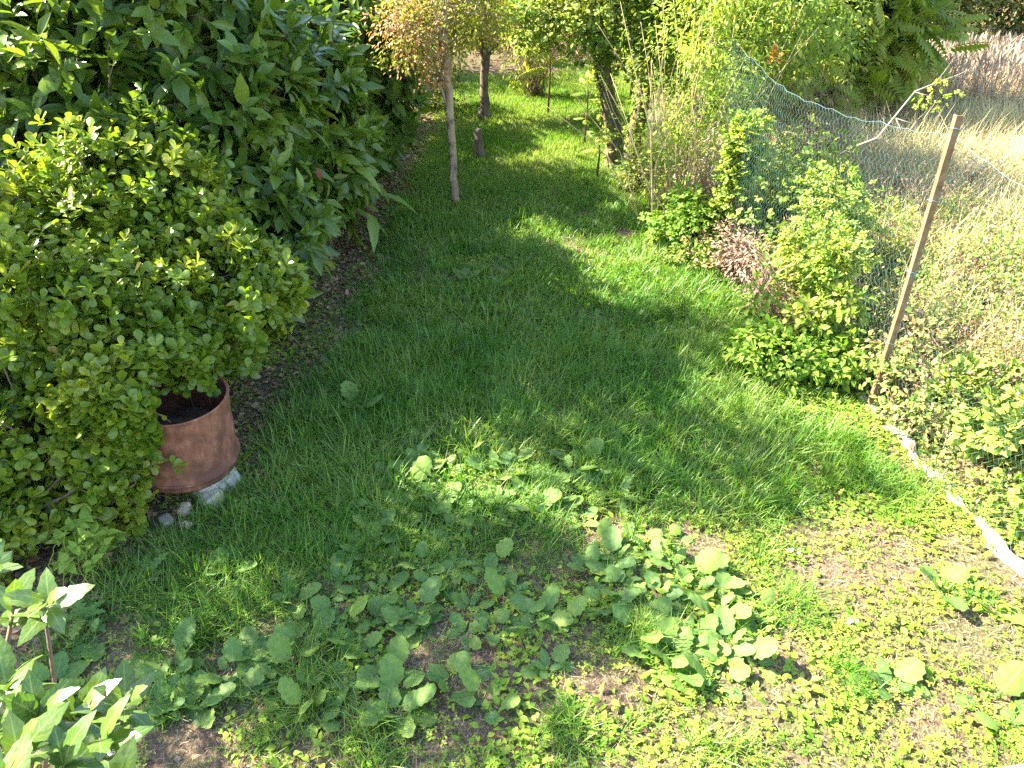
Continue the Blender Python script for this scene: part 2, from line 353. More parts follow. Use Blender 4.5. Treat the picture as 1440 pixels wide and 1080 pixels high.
# ------------------------------------------------------------------ ground
def ground():
    xs = np.unique(np.concatenate([np.linspace(-60, -6, 20), np.arange(-6, 9, 0.08), np.linspace(9, 60, 20)]))
    ys = np.unique(np.concatenate([np.linspace(-25, 0.5, 12), np.arange(0.5, 12, 0.08), np.arange(12, 25, 0.3), np.linspace(25, 90, 20)]))
    X, Y = np.meshgrid(xs, ys); V = np.stack([X, Y, hgt(X, Y)], -1).reshape(-1, 3)
    n = len(xs); i = np.arange(len(ys) - 1)[:, None] * n; j = np.arange(n - 1)[None]
    F = np.stack([i + j, i + j + 1, i + n + j + 1, i + n + j], -1).reshape(-1, 4)
    m, nt, P = new_mat('soil')
    a = noise(nt, 2.3, 6, .6); f = noise(nt, 60, 5, .7)
    soil = ramp(nt, f, [(.3, .05, .032, .02), (.5, .13, .088, .058), (.62, .24, .17, .115), (.75, .38, .3, .2)])
    green = ramp(nt, f, [(.3, .03, .06, .012), (.55, .08, .13, .025), (.75, .17, .2, .06)])
    c = mixc(nt, ramp(nt, a, [(.42, 0, 0, 0), (.58, .35, .35, .35)]), soil, green)
    nt.links.new(c, P.inputs["Base Color"]); P.inputs["Roughness"].default_value = .95; P.inputs["Specular IOR Level"].default_value = .1
    b = nt.nodes.new("ShaderNodeBump"); b.inputs["Strength"].default_value = 1; b.inputs["Distance"].default_value = .02
    nt.links.new(f, b.inputs["Height"]); nt.links.new(b.outputs[0], P.inputs["Normal"])
    B = Batch(); B.raw(V, F); tag(B.build('ground', m), kind='structure')
ground()

# places noted from the photograph
FENCE = [(2.74, 1.2), (2.68, 2.6), (2.45, 4.37), (2.08, 6.1), (1.95, 8.4), (1.85, 10.7), (2.0, 13.5)]
def fence_x(y):
    return np.interp(y, [p[1] for p in FENCE], [p[0] for p in FENCE])
def hedge_x(y):
    return np.interp(y, [0, 2.2, 3.0, 3.6, 4.5, 5.5, 7, 9, 11, 14], [-3.2, -2.6, -2.1, -1.75, -1.65, -1.5, -1.45, -1.35, -1.25, -1.3])
BARE = [(gp(700, 985), .22), (gp(270, 1050), .16), (gp(1100, 955), .18), (gp(1350, 770), .2),
        (gp(900, 590), .12), (gp(820, 300), .12), (gp(1230, 925), .1), (gp(850, 970), .14), (gp(1060, 960), .12), (gp(1290, 1010), .16),
        (gp(880, 330), .15), (gp(600, 945), .12), (gp(850, 740), .1), (gp(1350, 900), .15), (gp(700, 92), 1.2), (gp(880, 235), .2), (gp(1000, 770), .1)]
LUSH = [(gp(1200, 960), .17), (gp(1060, 690), .3), (gp(1170, 640), .25), (gp(880, 560), .3), (gp(700, 480), .7), (gp(960, 470), .6), (gp(620, 540), .6),
        (gp(900, 900), .1), (gp(350, 780), .35), (gp(480, 700), .3), (gp(300, 860), .3), (gp(800, 480), .4), (gp(450, 620), .25), (gp(430, 960), .3), (gp(250, 990), .2), (gp(600, 930), .15), (gp(780, 1030), .12), (gp(1000, 1060), .1), (gp(520, 1040), .15), (gp(1120, 850), .12), (gp(1350, 930), .1), (gp(900, 650), .25)]
def blobs(L, x, y):
    v = np.zeros_like(x)
    for (a, b), r in L: v = np.maximum(v, np.exp(-(((x - a) ** 2 + (y - b) ** 2) / r ** 2)))
    return v
def lawn_density(x, y):
    """0..1 how thickly the long grass grows"""
    n = fnoise(x * 1.7 + 3, y * 1.7, 3); n2 = fnoise(x * 6, y * 6 + 20, 2)
    core = sst(2.7, 3.7, y - 0.25 * x + 0.2) * sst(2.6, 1.6, x) * 0.55
    far = sst(6.5, 8, y) * 0.45
    d = 0.30 + core + far * 0.5 + 1.35 * (n - 0.5) + 0.9 * (n2 - 0.5) + 1.0 * blobs(LUSH, x, y) - 1.4 * blobs(BARE, x, y)
    d = d * sst(-0.15, 0.35, x - hedge_x(y)) * sst(0.15, -0.1, x - fence_x(y))
    return np.clip(d, 0, 1)
def scatter(g, n, x0, x1, y0, y1):
    return g.uniform(x0, x1, n), g.uniform(y0, y1, n)

def grass():
    g = np.random.default_rng(1)
    B = Batch()
    for (y0, y1, dens, T, Ls, W) in ((1.3, 3.2, 7500, T_blade, .105, 1.9), (3.2, 5.2, 7500, T_blade, .12, 2.3), (5.2, 10, 5200, T_blade, .10, 3.0)):
        n = int(dens * 5 * (y1 - y0)); x, y = scatter(g, n, -2.2, 2.8, y0, y1)
        # tufts: pull points towards tuft centres
        k = n // 14; cx, cy = scatter(g, k, -2.2, 2.8, y0, y1); id_ = g.integers(0, k, n); m = g.random(n) < 0.6
        ox, oy = g.normal(0, .022, n), g.normal(0, .022, n); tf = g.uniform(.55, 1.5, k)[id_]
        x = np.where(m, cx[id_] + ox, x); y = np.where(m, cy[id_] + oy, y)
        d = lawn_density(x, y); keep = g.random(n) < d ** 1.3 * sst(10, 7.2, y)
        az0 = np.where(m, np.arctan2(oy, ox), g.uniform(0, 2 * np.pi, n)) + g.normal(0, .4, n); tf = np.where(m, tf, .8)
        x, y, d, az0, tf = x[keep], y[keep], d[keep], az0[keep], tf[keep]; n = len(x)
        L = Ls * (0.35 + 0.85 * d) * g.uniform(.6, 1.35, n) * tf
        az = az0; til = np.abs(g.normal(.45, .38, n))
        az = np.where(g.random(n) < .75, az, fnoise(x * 4, y * 4) * 12 + g.normal(0, .5, n))
        Y = np.stack([np.cos(az) * np.sin(til), np.sin(az) * np.sin(til), np.cos(til)], 1)
        Z = np.stack([-np.cos(az), -np.sin(az), np.full(n, .3)], 1) + g.normal(0, .35, (n, 3))
        rn = np.clip(g.beta(1.1, 1.8, n) * .9 + (g.random(n) < .06) * .6 + .35 * (fnoise(x * 2.6 + 5, y * 2.6, 3) - .5), 0, 1)
        P = np.stack([x, y, hgt(x, y) - .004], 1)
        w_ = g.integers(0, 3, n)
        for q in range(3):
            s_ = w_ == q; B.add(T[q], P[s_], Y[s_], Z[s_], L[s_], rn[s_], W * g.uniform(.8, 1.5, s_.sum()) * .07 / L[s_].clip(.04) )
    tag(B.build('grass', M['grass']), kind='stuff', label='long green lawn grass growing between the hedge and the wire fence')
    B = Batch()
    n = 300000; x, y = scatter(g, n, -2.3, 2.6, 6.6, 19); x = x * (1 + (y - 7) * .06)
    d = np.clip(0.75 + .9 * (fnoise(x * 1.3, y * 1.3) - .5) - 1.2 * blobs(BARE, x, y), 0, 1) * sst(-.1, .4, x - hedge_x(y) + sst(12, 16, y) * 2) * sst(.2, -.1, x - fence_x(y))
    k = g.random(n) < d * sst(6.6, 9.5, y); x, y = x[k], y[k]; n = len(x)
    az = g.uniform(0, 2 * np.pi, n); til = np.abs(g.normal(.4, .3, n))
    Y = np.stack([np.cos(az) * np.sin(til), np.sin(az) * np.sin(til), np.cos(til)], 1)
    B.add(T_bladefar, np.stack([x, y, hgt(x, y)], 1), Y, g.normal(0, 1, (n, 3)), g.uniform(.035, .09, n), g.beta(1.3, 1.5, n), 2.4)
    tag(B.build('far_grass', M['grassfar']), kind='stuff', label='short sunlit grass along the far end of the path')
grass()

def cover():
    g = np.random.default_rng(2); B = Batch()
    # clover and chickweed mats
    n = 120000; x, y = scatter(g, n, -2.4, 2.75, 1.3, 8.5)
    nz = fnoise(x * 2.5 + 40, y * 2.5, 3); sunny = sst(-.4, .9, x - 1.0 * (y - 2.2))
    d = np.clip(.34 + .40 * sunny + 2.0 * (nz - .5) - .9 * lawn_density(x, y) * (1 - sunny) - .9 * blobs(BARE, x, y), .02, 1) * sst(-.6, -.1, x - hedge_x(y)) * sst(9, 5.5, y)
    k = g.random(n) < d; x, y = x[k], y[k]; n = len(x)
    z = hgt(x, y) + g.uniform(.004, .045, n) * (.4 + fnoise(x * 4, y * 4))
    az = g.uniform(0, 6.3, n); Y = np.stack([np.cos(az), np.sin(az), g.normal(.1, .2, n)], 1); Z = np.stack([g.normal(0, .3, n), g.normal(0, .3, n), np.ones(n)], 1)
    B.add(T_clover, np.stack([x, y, z], 1), Y, Z, g.uniform(.014, .040, n), g.beta(1.3, 1.3, n))
    n = 60000; x, y = scatter(g, n, -2.4, 2.75, 1.3, 7)
    d = np.clip(.15 + 2.2 * (fnoise(x * 3, y * 3 + 70) - .5), .0, 1) * sst(-.6, -.1, x - hedge_x(y)); k = g.random(n) < d; x, y = x[k], y[k]; n = len(x)
    az = g.uniform(0, 6.3, n); Y = np.stack([np.cos(az), np.sin(az), g.normal(.35, .3, n)], 1); Z = np.stack([g.normal(0, .3, n), g.normal(0, .3, n), np.ones(n)], 1)
    B.add(T_small, np.stack([x, y, hgt(x, y) + g.uniform(.0, .03, n)], 1), Y, Z, g.uniform(.018, .055, n), g.beta(1.3, 1.3, n))
    tag(B.build('clover', M['clover']), kind='stuff', label='low clover and small leafy weeds covering the ground between the grass')
    B = Batch(); n = 150000; x, y = scatter(g, n, -2.6, 3.2, 1.2, 10)
    k = g.random(n) < .35 + 1.1 * (fnoise(x * 2, y * 2 + 33) - .4) + .6 * blobs(BARE, x, y); x, y = x[k], y[k]; n = len(x)
    az = g.uniform(0, 6.3, n); Y = np.stack([np.cos(az), np.sin(az), g.normal(.08, .12, n)], 1); Z = np.stack([g.normal(0, .5, n), g.normal(0, .5, n), np.ones(n)], 1)
    B.add(T_blade[1], np.stack([x, y, hgt(x, y) + g.uniform(.002, .02, n)], 1), Y, Z, g.uniform(.02, .09, n), g.beta(2, 2, n), .9)
    tag(B.build('dead_thatch', M['thatch']), kind='stuff', label='pale dead grass thatch lying on the bare soil patches')
    B = Batch(); n = 9000; y = g.uniform(2.3, 12, n); x = hedge_x(y) + g.normal(-.25, .35, n)
    m = g.random(n) < .12; x = np.where(m, g.uniform(-2, 2.6, n), x)
    az = g.uniform(0, 6.3, n); Y = np.stack([np.cos(az), np.sin(az), g.normal(0, .15, n)], 1); Z = np.stack([g.normal(0, .4, n), g.normal(0, .4, n), np.ones(n)], 1)
    s_ = g.uniform(.02, .07, n) * np.where(m, .5, 1)
    B.add(T_small, np.stack([x, y, hgt(x, y) + g.uniform(.004, .02, n)], 1), Y, Z, s_, g.random(n))
    for i in range(160):
        yy = g.uniform(1.7, 9); xx = hedge_x(yy) + g.uniform(-.4, .5) if g.random() < .6 else g.uniform(-2, 2.5)
        a = g.uniform(0, 6.3); L = g.uniform(.05, .22); c = np.array([xx, yy, hgt(xx, yy) + .012])
        p = [c + np.array([math.cos(a), math.sin(a), 0]) * L * t + g.normal(0, .008, 3) * [1, 1, .4] for t in (0, .4, .7, 1)]
        B.tube(p, [.003, .003, .002, .001], 5, g.random() * .6)
    tag(B.build('leaf_litter', M['litter']), kind='stuff', label='brown fallen leaves and twigs on the bare soil under the hedge')
cover()
def crumbs():
    g = np.random.default_rng(6); n = 9000; x, y = scatter(g, n, -2.6, 2.9, 1.3, 7); k = g.random(n) < .25 + blobs(BARE, x, y) + sst(.2, -.3, x - hedge_x(y)); x, y = x[k], y[k]; n = len(x)
    o = np.array([(1, 0, 0), (-1, 0, 0), (0, 1, 0), (0, -1, 0), (0, 0, 1), (0, 0, -.5)], float); F = np.array([(0, 2, 4), (2, 1, 4), (1, 3, 4), (3, 0, 4), (2, 0, 5), (1, 2, 5), (3, 1, 5), (0, 3, 5)])
    B = Batch(); B.add(dict(v=o, uv=o[:, :2], f4=np.zeros((0, 4), int), f3=F), np.stack([x, y, hgt(x, y) + .001], 1), g.normal(0, 1, (n, 3)), g.normal(0, 1, (n, 3)), g.uniform(.002, .009, n) * (1 + (g.random(n) < .03) * 1.5), g.random(n))
    tag(B.build('soil_crumbs', M['crumb'], smooth=False), kind='stuff', label='crumbs of soil and grit on the bare ground')
crumbs()

# ------------------------------------------------------------------ dock plants
def dock_variants():
    out = []
    for v in range(6):
        g = np.random.default_rng(50 + v); leaves = []
        n = g.integers(4, 8)
        for k in range(n):
            az = k * 2.4 + g.normal(0, .35); el = g.uniform(.05, .65) if k < n - 1 else .8
            Y = np.array([[math.cos(az) * math.cos(el), math.sin(az) * math.cos(el), math.sin(el)]])
            Z = np.array([[-math.cos(az) * .5 + g.normal(0, .25), -math.sin(az) * .5 + g.normal(0, .25), 1.0]])
            B = Batch(); B.add(T_dock[g.integers(0, 4)], [[0, 0, .012]], Y, Z, g.uniform(.055, .14), float(np.clip(g.beta(1.6, 3), 0, 1)), g.uniform(.9, 1.15))
            leaves.append(B)
        out.append(leaves)
    return out
DV = dock_variants(); DM = {}
def dock(i, px, py, s_, label, group=None):
    v = i % 6; g = np.random.default_rng(900 + i); x, y = gp(px, py); y -= .02; s_ *= g.uniform(.7, 1.3)
    e = empty('dock_plant', (x, y, float(hgt(x, y))), label, 'dock plant', group)
    e.rotation_euler = (0, 0, g.uniform(0, 6.3)); e.scale = (s_,) * 3
    if v not in DM: DM[v] = [b.build('leaf', M['dock'], e) for b in DV[v]]
    else:
        for src in DM[v]:
            c = src.copy(); col.objects.link(c); c.parent = e
DB = [(590, 650), (625, 672), (650, 690), (665, 640), (700, 700), (745, 705), (775, 715), (720, 735), (610, 700), (560, 740), (600, 760), (530, 745), (510, 775), (560, 790), (540, 830),
      (580, 870), (640, 820), (615, 815), (660, 850), (725, 850), (655, 890), (690, 880), (800, 630), (815, 650), (790, 672), (575, 690), (640, 745), (700, 660), (500, 800), (555, 665)]
_g = random.Random(5)
DB += [(_g.uniform(480, 860), _g.uniform(665, 880)) for _ in range(26)] + [(_g.uniform(560, 720), _g.uniform(640, 760)) for _ in range(8)] + [(_g.uniform(560, 860), _g.uniform(600, 670)) for _ in range(10)] + [(_g.uniform(640, 790), _g.uniform(385, 445)) for _ in range(6)]
DA = [(415, 840), (320, 800), (400, 905), (435, 895), (480, 860), (500, 895), (470, 885), (250, 930), (230, 965), (330, 945), (365, 930), (420, 945), (290, 985), (255, 975), (520, 920), (455, 955), (385, 960), (440, 1000), (560, 1000), (80, 960), (130, 890)] + [(_g.uniform(220, 560), _g.uniform(890, 1000)) for _ in range(14)]
DC = [(845, 770), (880, 755), (860, 790), (900, 800), (870, 830), (930, 790), (950, 760), (980, 790), (930, 840), (975, 860), (1010, 850), (1035, 830), (1070, 860), (980, 900), (1020, 910),
      (1060, 930), (925, 920), (985, 945), (1010, 955), (1000, 815), (910, 765), (890, 860), (830, 800)] + [(_g.uniform(860, 1080), _g.uniform(770, 930)) for _ in range(9)]
k = 0
for p in DB:
    dock(k, *p, .92, 'broad dull green dock plant in the shaded middle of the lawn', 'dock plants in the shaded middle patch'); k += 1
for p in DA:
    dock(k, *p, .98, 'shaded dock plant among long grass in the lower left of the lawn', 'dock plants in the lower left shade'); k += 1
for p in DC:
    dock(k, *p, .92, 'pale dock plant in the sunlit clump right of the shaded patch', 'dock plants in the sunlit clump'); k += 1
for px, py, s_, lab in [
        (635, 960, 1.0, 'single dock plant with a large round leaf at the front edge of the shade'),
        (560, 458, 1.0, 'lone dock plant with two pale leaves in dark long grass'),
        (668, 463, .7, 'tiny dock plant alone in the dark grass right of the lone pair of leaves'),
        (655, 395, 1.0, 'dock plant on the left end of the row where sun reaches the middle lawn'),
        (705, 405, 1.0, 'dock plant in the middle of the row on the sunny streak of lawn'),
        (745, 435, 1.0, 'dock plant on the right end of the row beside the sunny streak'),
        (890, 505, .9, 'small dock plant with one upright leaf in the grass right of the path hollow'),
        (820, 650, .9, 'dock plant below the worn hollow of the lawn'),
        (500, 575, 1.1, 'dock plant in deep shade near the rusty drum'),
        (1245, 965, 1.0, 'dock leaves growing out of the bright grass tuft at front right'),
        (1385, 990, 1.3, 'large sunlit dock plant at the front right corner'),
        (1430, 1020, 1.2, 'sunlit dock plant at the right edge beside the concrete slab'),
        (1320, 825, 1.2, 'wide sunlit dock plant near the concrete footing'),
        (1375, 848, .9, 'smaller dock plant just right of the wide sunlit one'),
        (905, 880, 1.0, 'dock plant with a bent leaf between the shade edge and the tall grass tuft'),
        (770, 940, .8, 'small dock plant on the sunlit soil at the bottom of the lawn'),
        (690, 985, .8, 'small dock plant beside the bare soil patch at the bottom')]:
    dock(k, px, py, s_, lab); k += 1
# ragged thistle-like plants
for px, py, s_, lab in [(205, 815, .16, 'ragged leaved thistle seedling at the foot of the left bush'), (660, 760, .0, ''), (640, 800, .15, 'ragged yellow green sow thistle among the shaded docks'),
                        (870, 700, .18, 'grey green ragged thistle in the middle of the lawn'), (860, 715, .0, ''), (120, 870, .2, 'long lobed dandelion rosette in the left shade'), (500, 965, .16, 'lobed dandelion rosette at the bottom left of the lawn')]:
    if not s_: continue
    g = np.random.default_rng(int(px)); x, y = gp(px, py); z = float(hgt(x, y))
    e = empty('thistle', (x, y, z), lab, 'thistle')
    for q in range(7):
        az = q * 2.4; el = g.uniform(.2, .9); B = Batch()
        B.add(T_rag, [[0, 0, .01]], [[math.cos(az) * math.cos(el), math.sin(az) * math.cos(el), math.sin(el)]], [[-math.cos(az), -math.sin(az), 1]], s_ * g.uniform(.6, 1.1), g.random() * .7)
        B.build('leaf', M['dock'], e)

# ------------------------------------------------------------------ shrubs
def shell(g, n, ells, rmin=.72, rmax=1.05, zmin=.05, rough=.22, ns=2.2):
    """points and outward directions on the union of ellipsoids (cx,cy,cz,rx,ry,rz)"""
    E = np.array(ells, float); wts = (E[:, 3] * E[:, 4] + E[:, 4] * E[:, 5] + E[:, 3] * E[:, 5]); wts /= wts.sum()
    P = []; D = []; tot = 0
    while tot < n:
        id_ = g.choice(len(E), n, p=wts); d = norm(g.normal(0, 1, (n, 3))); e = E[id_]
        r = g.uniform(rmin, rmax, n) ** 1.0
        p0 = e[:, :3] + d * e[:, 3:]
        r = r * (1 + rough * 2 * (fnoise(p0[:, 0] * ns + p0[:, 2] * 1.7, p0[:, 1] * ns - p0[:, 2] * 1.3 + 7, 3) - .5))
        p = e[:, :3] + d * e[:, 3:] * r[:, None]
        nr = norm(d / e[:, 3:])
        ok = p[:, 2] > zmin
        for q in E:
            ok &= (((p - q[:3]) / q[3:]) ** 2).sum(1) > (rmin * .8) ** 2 * .8
        P.append(p[ok]); D.append(nr[ok]); tot += ok.sum()
        if len(P) > 60: break
    return np.concatenate(P)[:n], np.concatenate(D)[:n]
def rosettes(B, g, P, A, nl, T, size, spread=(.5, 1.35), stem=.05, droop=0.0, rn=None, wind=0):
    n = len(P); A = norm(A)
    h = norm(np.cross(A, g.normal(0, 1, (n, 3)))); v = np.cross(A, h)
    base = g.beta(2, 2.4, n)
    for j in range(nl):
        ph = j * 2.4 + g.normal(0, .35, n); a = np.clip(spread[0] + (spread[1] - spread[0]) * (j + .5) / nl + g.normal(0, .15, n), .1, 2.0)
        Y = np.cos(a)[:, None] * A + np.sin(a)[:, None] * (np.cos(ph)[:, None] * h + np.sin(ph)[:, None] * v)
        Y[:, 2] -= droop * g.uniform(.3, 1.2, n); Y = norm(Y)
        Z = A + np.array([0, 0, .4]) + g.normal(0, .25, (n, 3))
        pos = P - A * (stem * j / nl) * g.uniform(.7, 1.3, n)[:, None]
        keep = g.random(n) < .93
        r = np.clip(base * .6 + g.random(n) * .4 + (.12 if j < 2 else 0), 0, 1) if rn is None else np.clip(rn + g.normal(0, .12, n), 0, 1)
        t = T[j % len(T)] if isinstance(T, list) else T
        B.add(t, pos[keep], Y[keep], Z[keep], (g.uniform(size[0], size[1], n))[keep], r[keep])
def stems_to(B, g, root, targets, r0=.02, r1=.004, bend=.12, ns=5, rn=.5):
    for t in targets:
        s_ = np.array(root) + g.normal(0, .08, 3) * [1, 1, 0]; d = t - s_
        k = np.linspace(0, 1, 7)[:, None]; off = g.normal(0, bend, 3) * np.linalg.norm(d) * .5
        p = s_ + d * k + off * np.sin(k * np.pi) * [1, 1, .3] + np.array([0, 0, .15]) * np.linalg.norm(d) * np.sin(k * np.pi)
        p[1:-1] += g.normal(0, .012, (5, 3))
        B.tube(p, np.linspace(r0, r1, 7) * g.uniform(.7, 1.2), ns, rn)

def magnolia(base, ells, n, label, seed, size=(.10, .24), lit=.25, nl=7):
    g = np.random.default_rng(seed); e = empty('magnolia_shrub', base, label, 'magnolia shrub', 'broad leaved evergreens of the left hedge')
    P, D = shell(g, n, ells, rmin=.55, zmin=.15)
    A = norm(D * .8 + np.array([0, 0, .35]) + g.normal(0, .35, D.shape))
    B = Batch(); k = g.random(len(P)) > lit
    rosettes(B, g, P[k], A[k], nl, [T_magn, T_magn2], size, (.45, 1.5), .10, .35)
    under(e, B, 'foliage', M['magn'])
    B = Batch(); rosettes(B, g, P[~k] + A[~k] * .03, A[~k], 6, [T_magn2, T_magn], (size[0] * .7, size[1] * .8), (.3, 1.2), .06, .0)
    under(e, B, 'sunlit_foliage', M['magn_lit'])  # share of shoots given the lit leaf colour
    B = Batch(); stems_to(B, g, base, P[g.integers(0, len(P), 60)], .03, .004)
    for i in g.integers(0, len(P), 500):
        B.tube([P[i], P[i] - A[i] * .1, P[i] - A[i] * .2 + [0, 0, -.06]], [.003, .004, .006], 4)
    under(e, B, 'branches', M['twig'])
    return e
magnolia((-3.0, 5.6, 0), [(-2.9, 5.6, 1.35, 1.25, .95, 1.25), (-3.6, 5.7, 1.9, 1.1, .7, .9), (-2.6, 6.0, 2.3, .9, .8, .9), (-2.0, 5.7, .85, .6, .65, .75), (-1.95, 6.0, 1.7, .55, .6, .6)], 2100, 'dark large leaved magnolia shrub directly behind the round leaved bush', 11)
magnolia((-2.6, 7.3, 0), [(-2.35, 7.2, 1.3, .95, .95, 1.15), (-2.6, 7.4, 1.6, 1.1, .9, .9), (-3.4, 6.9, 2.0, 1.0, .9, 1.2), (-1.75, 7.0, 1.25, .55, .7, .95), (-1.8, 7.7, .7, .55, .6, .6)], 1900, 'magnolia shrub bulging over the bare soil in the middle of the left hedge', 12)
magnolia((-2.6, 9.2, 0), [(-2.3, 9.1, 1.2, .9, 1.0, 1.0), (-2.7, 9.4, 1.6, 1.1, 1.0, .8), (-1.5, 8.9, 1.3, .55, .7, .95)], 1500, 'magnolia shrub just left of the pale trunked young tree', 13, lit=.3)
magnolia((-2.9, 11.3, 0), [(-2.6, 11.2, 1.1, 1.1, 1.2, 1.0), (-2.8, 11.5, 1.6, 1.1, 1.1, .9)], 800, 'farthest dark magnolia shrub of the left hedge', 14)
magnolia((-5.2, 6.3, 0), [(-5.2, 6.3, 1.8, 1.2, 1.2, 1.8)], 600, 'magnolia shrub at the far left edge behind the others', 15, nl=6)
magnolia((-4.8, 8.6, 0), [(-4.6, 8.5, 2.2, 1.4, 1.5, 1.9)], 600, 'tall magnolia shrub in the second row behind the left hedge', 16, nl=6)

# long drooping leaves hanging out of the hedge
def banana():
    g = np.random.default_rng(5); x, y = -1.75, 6.9; e = empty('broad_leaf_plant', (x, y, 0), 'plant with long strap like drooping leaves hanging from the hedge over bare soil', 'leafy plant')
    for q in range(14):
        az = g.uniform(-1.3, .9); B = Batch(); z = g.uniform(.35, 1.1)
        B.add(T_long, [[x + .25 + g.normal(0, .1), y + g.normal(0, .22), z]], [[math.cos(az), math.sin(az), g.uniform(-.5, .3)]], [[.3, 0, 1]], g.uniform(.34, .5), g.uniform(.2, .9))
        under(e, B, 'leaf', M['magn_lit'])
    B = Batch(); stems_to(B, g, (x, y, 0), [np.array([x + .25 + g.normal(0, .08), y + g.normal(0, .15), g.uniform(.4, 1.1)]) for _ in range(8)], .012, .006)
    under(e, B, 'stems', M['twig'])
banana()

# round leaved bush around the drum
def bush(base, ells, n, label, seed, size=(.045, .09), skip=None, more=None):
    g = np.random.default_rng(seed); e = empty('round_leaved_bush', base, label, 'bush', 'round leaved bushes on the left')
    P, D = shell(g, n, ells, rmin=.5, zmin=.06, rough=.42, ns=3.2)
    A = norm(D * .7 + np.array([0, 0, .55]) + g.normal(0, .4, D.shape))
    if skip is not None:
        q = ~skip(P); P, A = P[q], A[q]
    for m, lo, hi in more or []:
        q = g.uniform(lo, hi, (m, 3)); P = np.concatenate([P, q]); A = np.concatenate([A, norm(np.array([.35, -.35, .7]) + g.normal(0, .35, (m, 3)))])
    B = Batch(); rosettes(B, g, P, A, 8, [T_bush, T_bush2], size, (.35, 1.45), .05, .1)
    k = g.random(len(P)) < .55
    rosettes(B, g, P[k] - A[k] * .07, A[k], 5, [T_bush], size, (.8, 1.6), .05, .1)
    under(e, B, 'foliage', M['bush'])
    B = Batch(); i = g.integers(0, len(P), 40); rosettes(B, g, P[i] + A[i] * .02, A[i], 1, T_bush, size, (.6, 1.4), .0, .2)
    under(e, B, 'yellow_leaves', M['yellow'])
    B = Batch(); i = g.integers(0, len(P), 420)
    for q in i:
        c = P[q] + A[q] * .05
        for _ in range(3):
            d = A[q] + g.normal(0, .5, 3); d /= np.linalg.norm(d); B.tube([P[q], P[q] + d * .05], [.0008, .0008], 3); t = P[q] + d * .05
            B.tube([t - d * .003, t, t + d * .003], [.001, .0035, .001], 5)
    under(e, B, 'flower_buds', M['vine'])
    B = Batch(); stems_to(B, g, base, P[g.integers(0, len(P), 70)], .016, .003)
    for i in g.integers(0, len(P), 500): B.tube([P[i], P[i] - A[i] * .08, P[i] - A[i] * .16 + [0, 0, -.04]], [.002, .0028, .004], 4)
    under(e, B, 'branches', M['twig'])
DRUM = np.array([-1.93, 3.60, .11])
def near_drum(P):
    d = P - np.array([-1.9, 3.6, .4]); r = np.hypot(d[:, 0], d[:, 1])
    inside = (r < .30) & (P[:, 2] < .72)
    sight = (P[:, 0] > -1.98) & (P[:, 1] < 3.8) & (P[:, 2] < .70) & (P[:, 1] > 2.2)
    return inside | sight
bush((-2.9, 4.15, 0), [(-2.75, 4.15, .95, .85, .72, .72), (-2.15, 4.55, .80, .62, .42, .62), (-3.7, 4.2, 1.0, .8, .7, .75), (-2.25, 3.95, 1.0, .42, .36, .36), (-2.3, 3.65, .75, .25, .3, .22), (-2.32, 3.42, .62, .3, .24, .3), (-2.14, 3.26, .52, .22, .14, .3), (-2.14, 3.26, .52, .22, .14, .3), (-2.12, 3.42, .84, .24, .25, .13), (-2.12, 3.42, .84, .24, .25, .13), (-2.08, 3.62, .90, .26, .2, .14), (-2.08, 3.62, .90, .26, .2, .14), (-1.70, 4.4, .95, .42, .30, .38), (-1.62, 4.45, .85, .36, .26, .3), (-2.05, 4.05, 1.05, .42, .3, .3), (-2.5, 4.5, 1.35, .6, .4, .45), (-2.95, 3.65, 1.12, .75, .42, .42), (-2.2, 4.75, 1.3, .5, .3, .5), (-2.4, 3.7, 1.15, .3, .3, .2)], 3200, 'sunlit yellow green round leaved bush behind the rusty drum', 21, skip=near_drum,
     more=[(120, (-2.35, 3.2, .40), (-2.0, 3.30, .82)), (80, (-2.1, 3.2, .50), (-1.88, 3.28, .80)), (60, (-2.0, 3.62, .60), (-1.70, 3.88, .82)), (90, (-2.25, 3.25, .68), (-1.93, 3.6, .88)), (80, (-2.15, 3.6, .74), (-1.80, 3.9, .95)), (110, (-2.3, 3.8, .6), (-1.5, 4.1, 1.0))])
bush((-2.75, 3.25, 0), [(-2.75, 3.3, .45, .50, .55, .50), (-3.3, 3.3, .65, .6, .6, .6), (-2.28, 3.22, .28, .26, .26, .30), (-2.14, 3.18, .26, .22, .16, .24), (-2.65, 2.95, .25, .35, .3, .28)], 1250, 'shaded dark round leaved bush in front of and left of the rusty drum', 22, skip=near_drum)

# sprig across the drum
def sprig():
    g = np.random.default_rng(3); e = empty('bush_sprig', (-2.2, 3.3, .3), 'low sprig of round leaves reaching across the rusty drum', 'sprig')
    tips = [np.array([-1.88, 3.22, .42]), np.array([-1.80, 3.26, .37]), np.array([-1.97, 3.2, .33]), np.array([-1.95, 3.18, .40])]
    B = Batch(); stems_to(B, g, (-2.25, 3.3, .25), tips, .004, .002, .05); under(e, B, 'stem', M['twig'])
    B = Batch(); P = np.array(tips); A = norm(np.array([[1, -.2, .7]] * 4)); rosettes(B, g, P, A, 7, T_bush, (.045, .07), (.3, 1.5), .1, .05); under(e, B, 'leaves', M['bush'])
sprig()

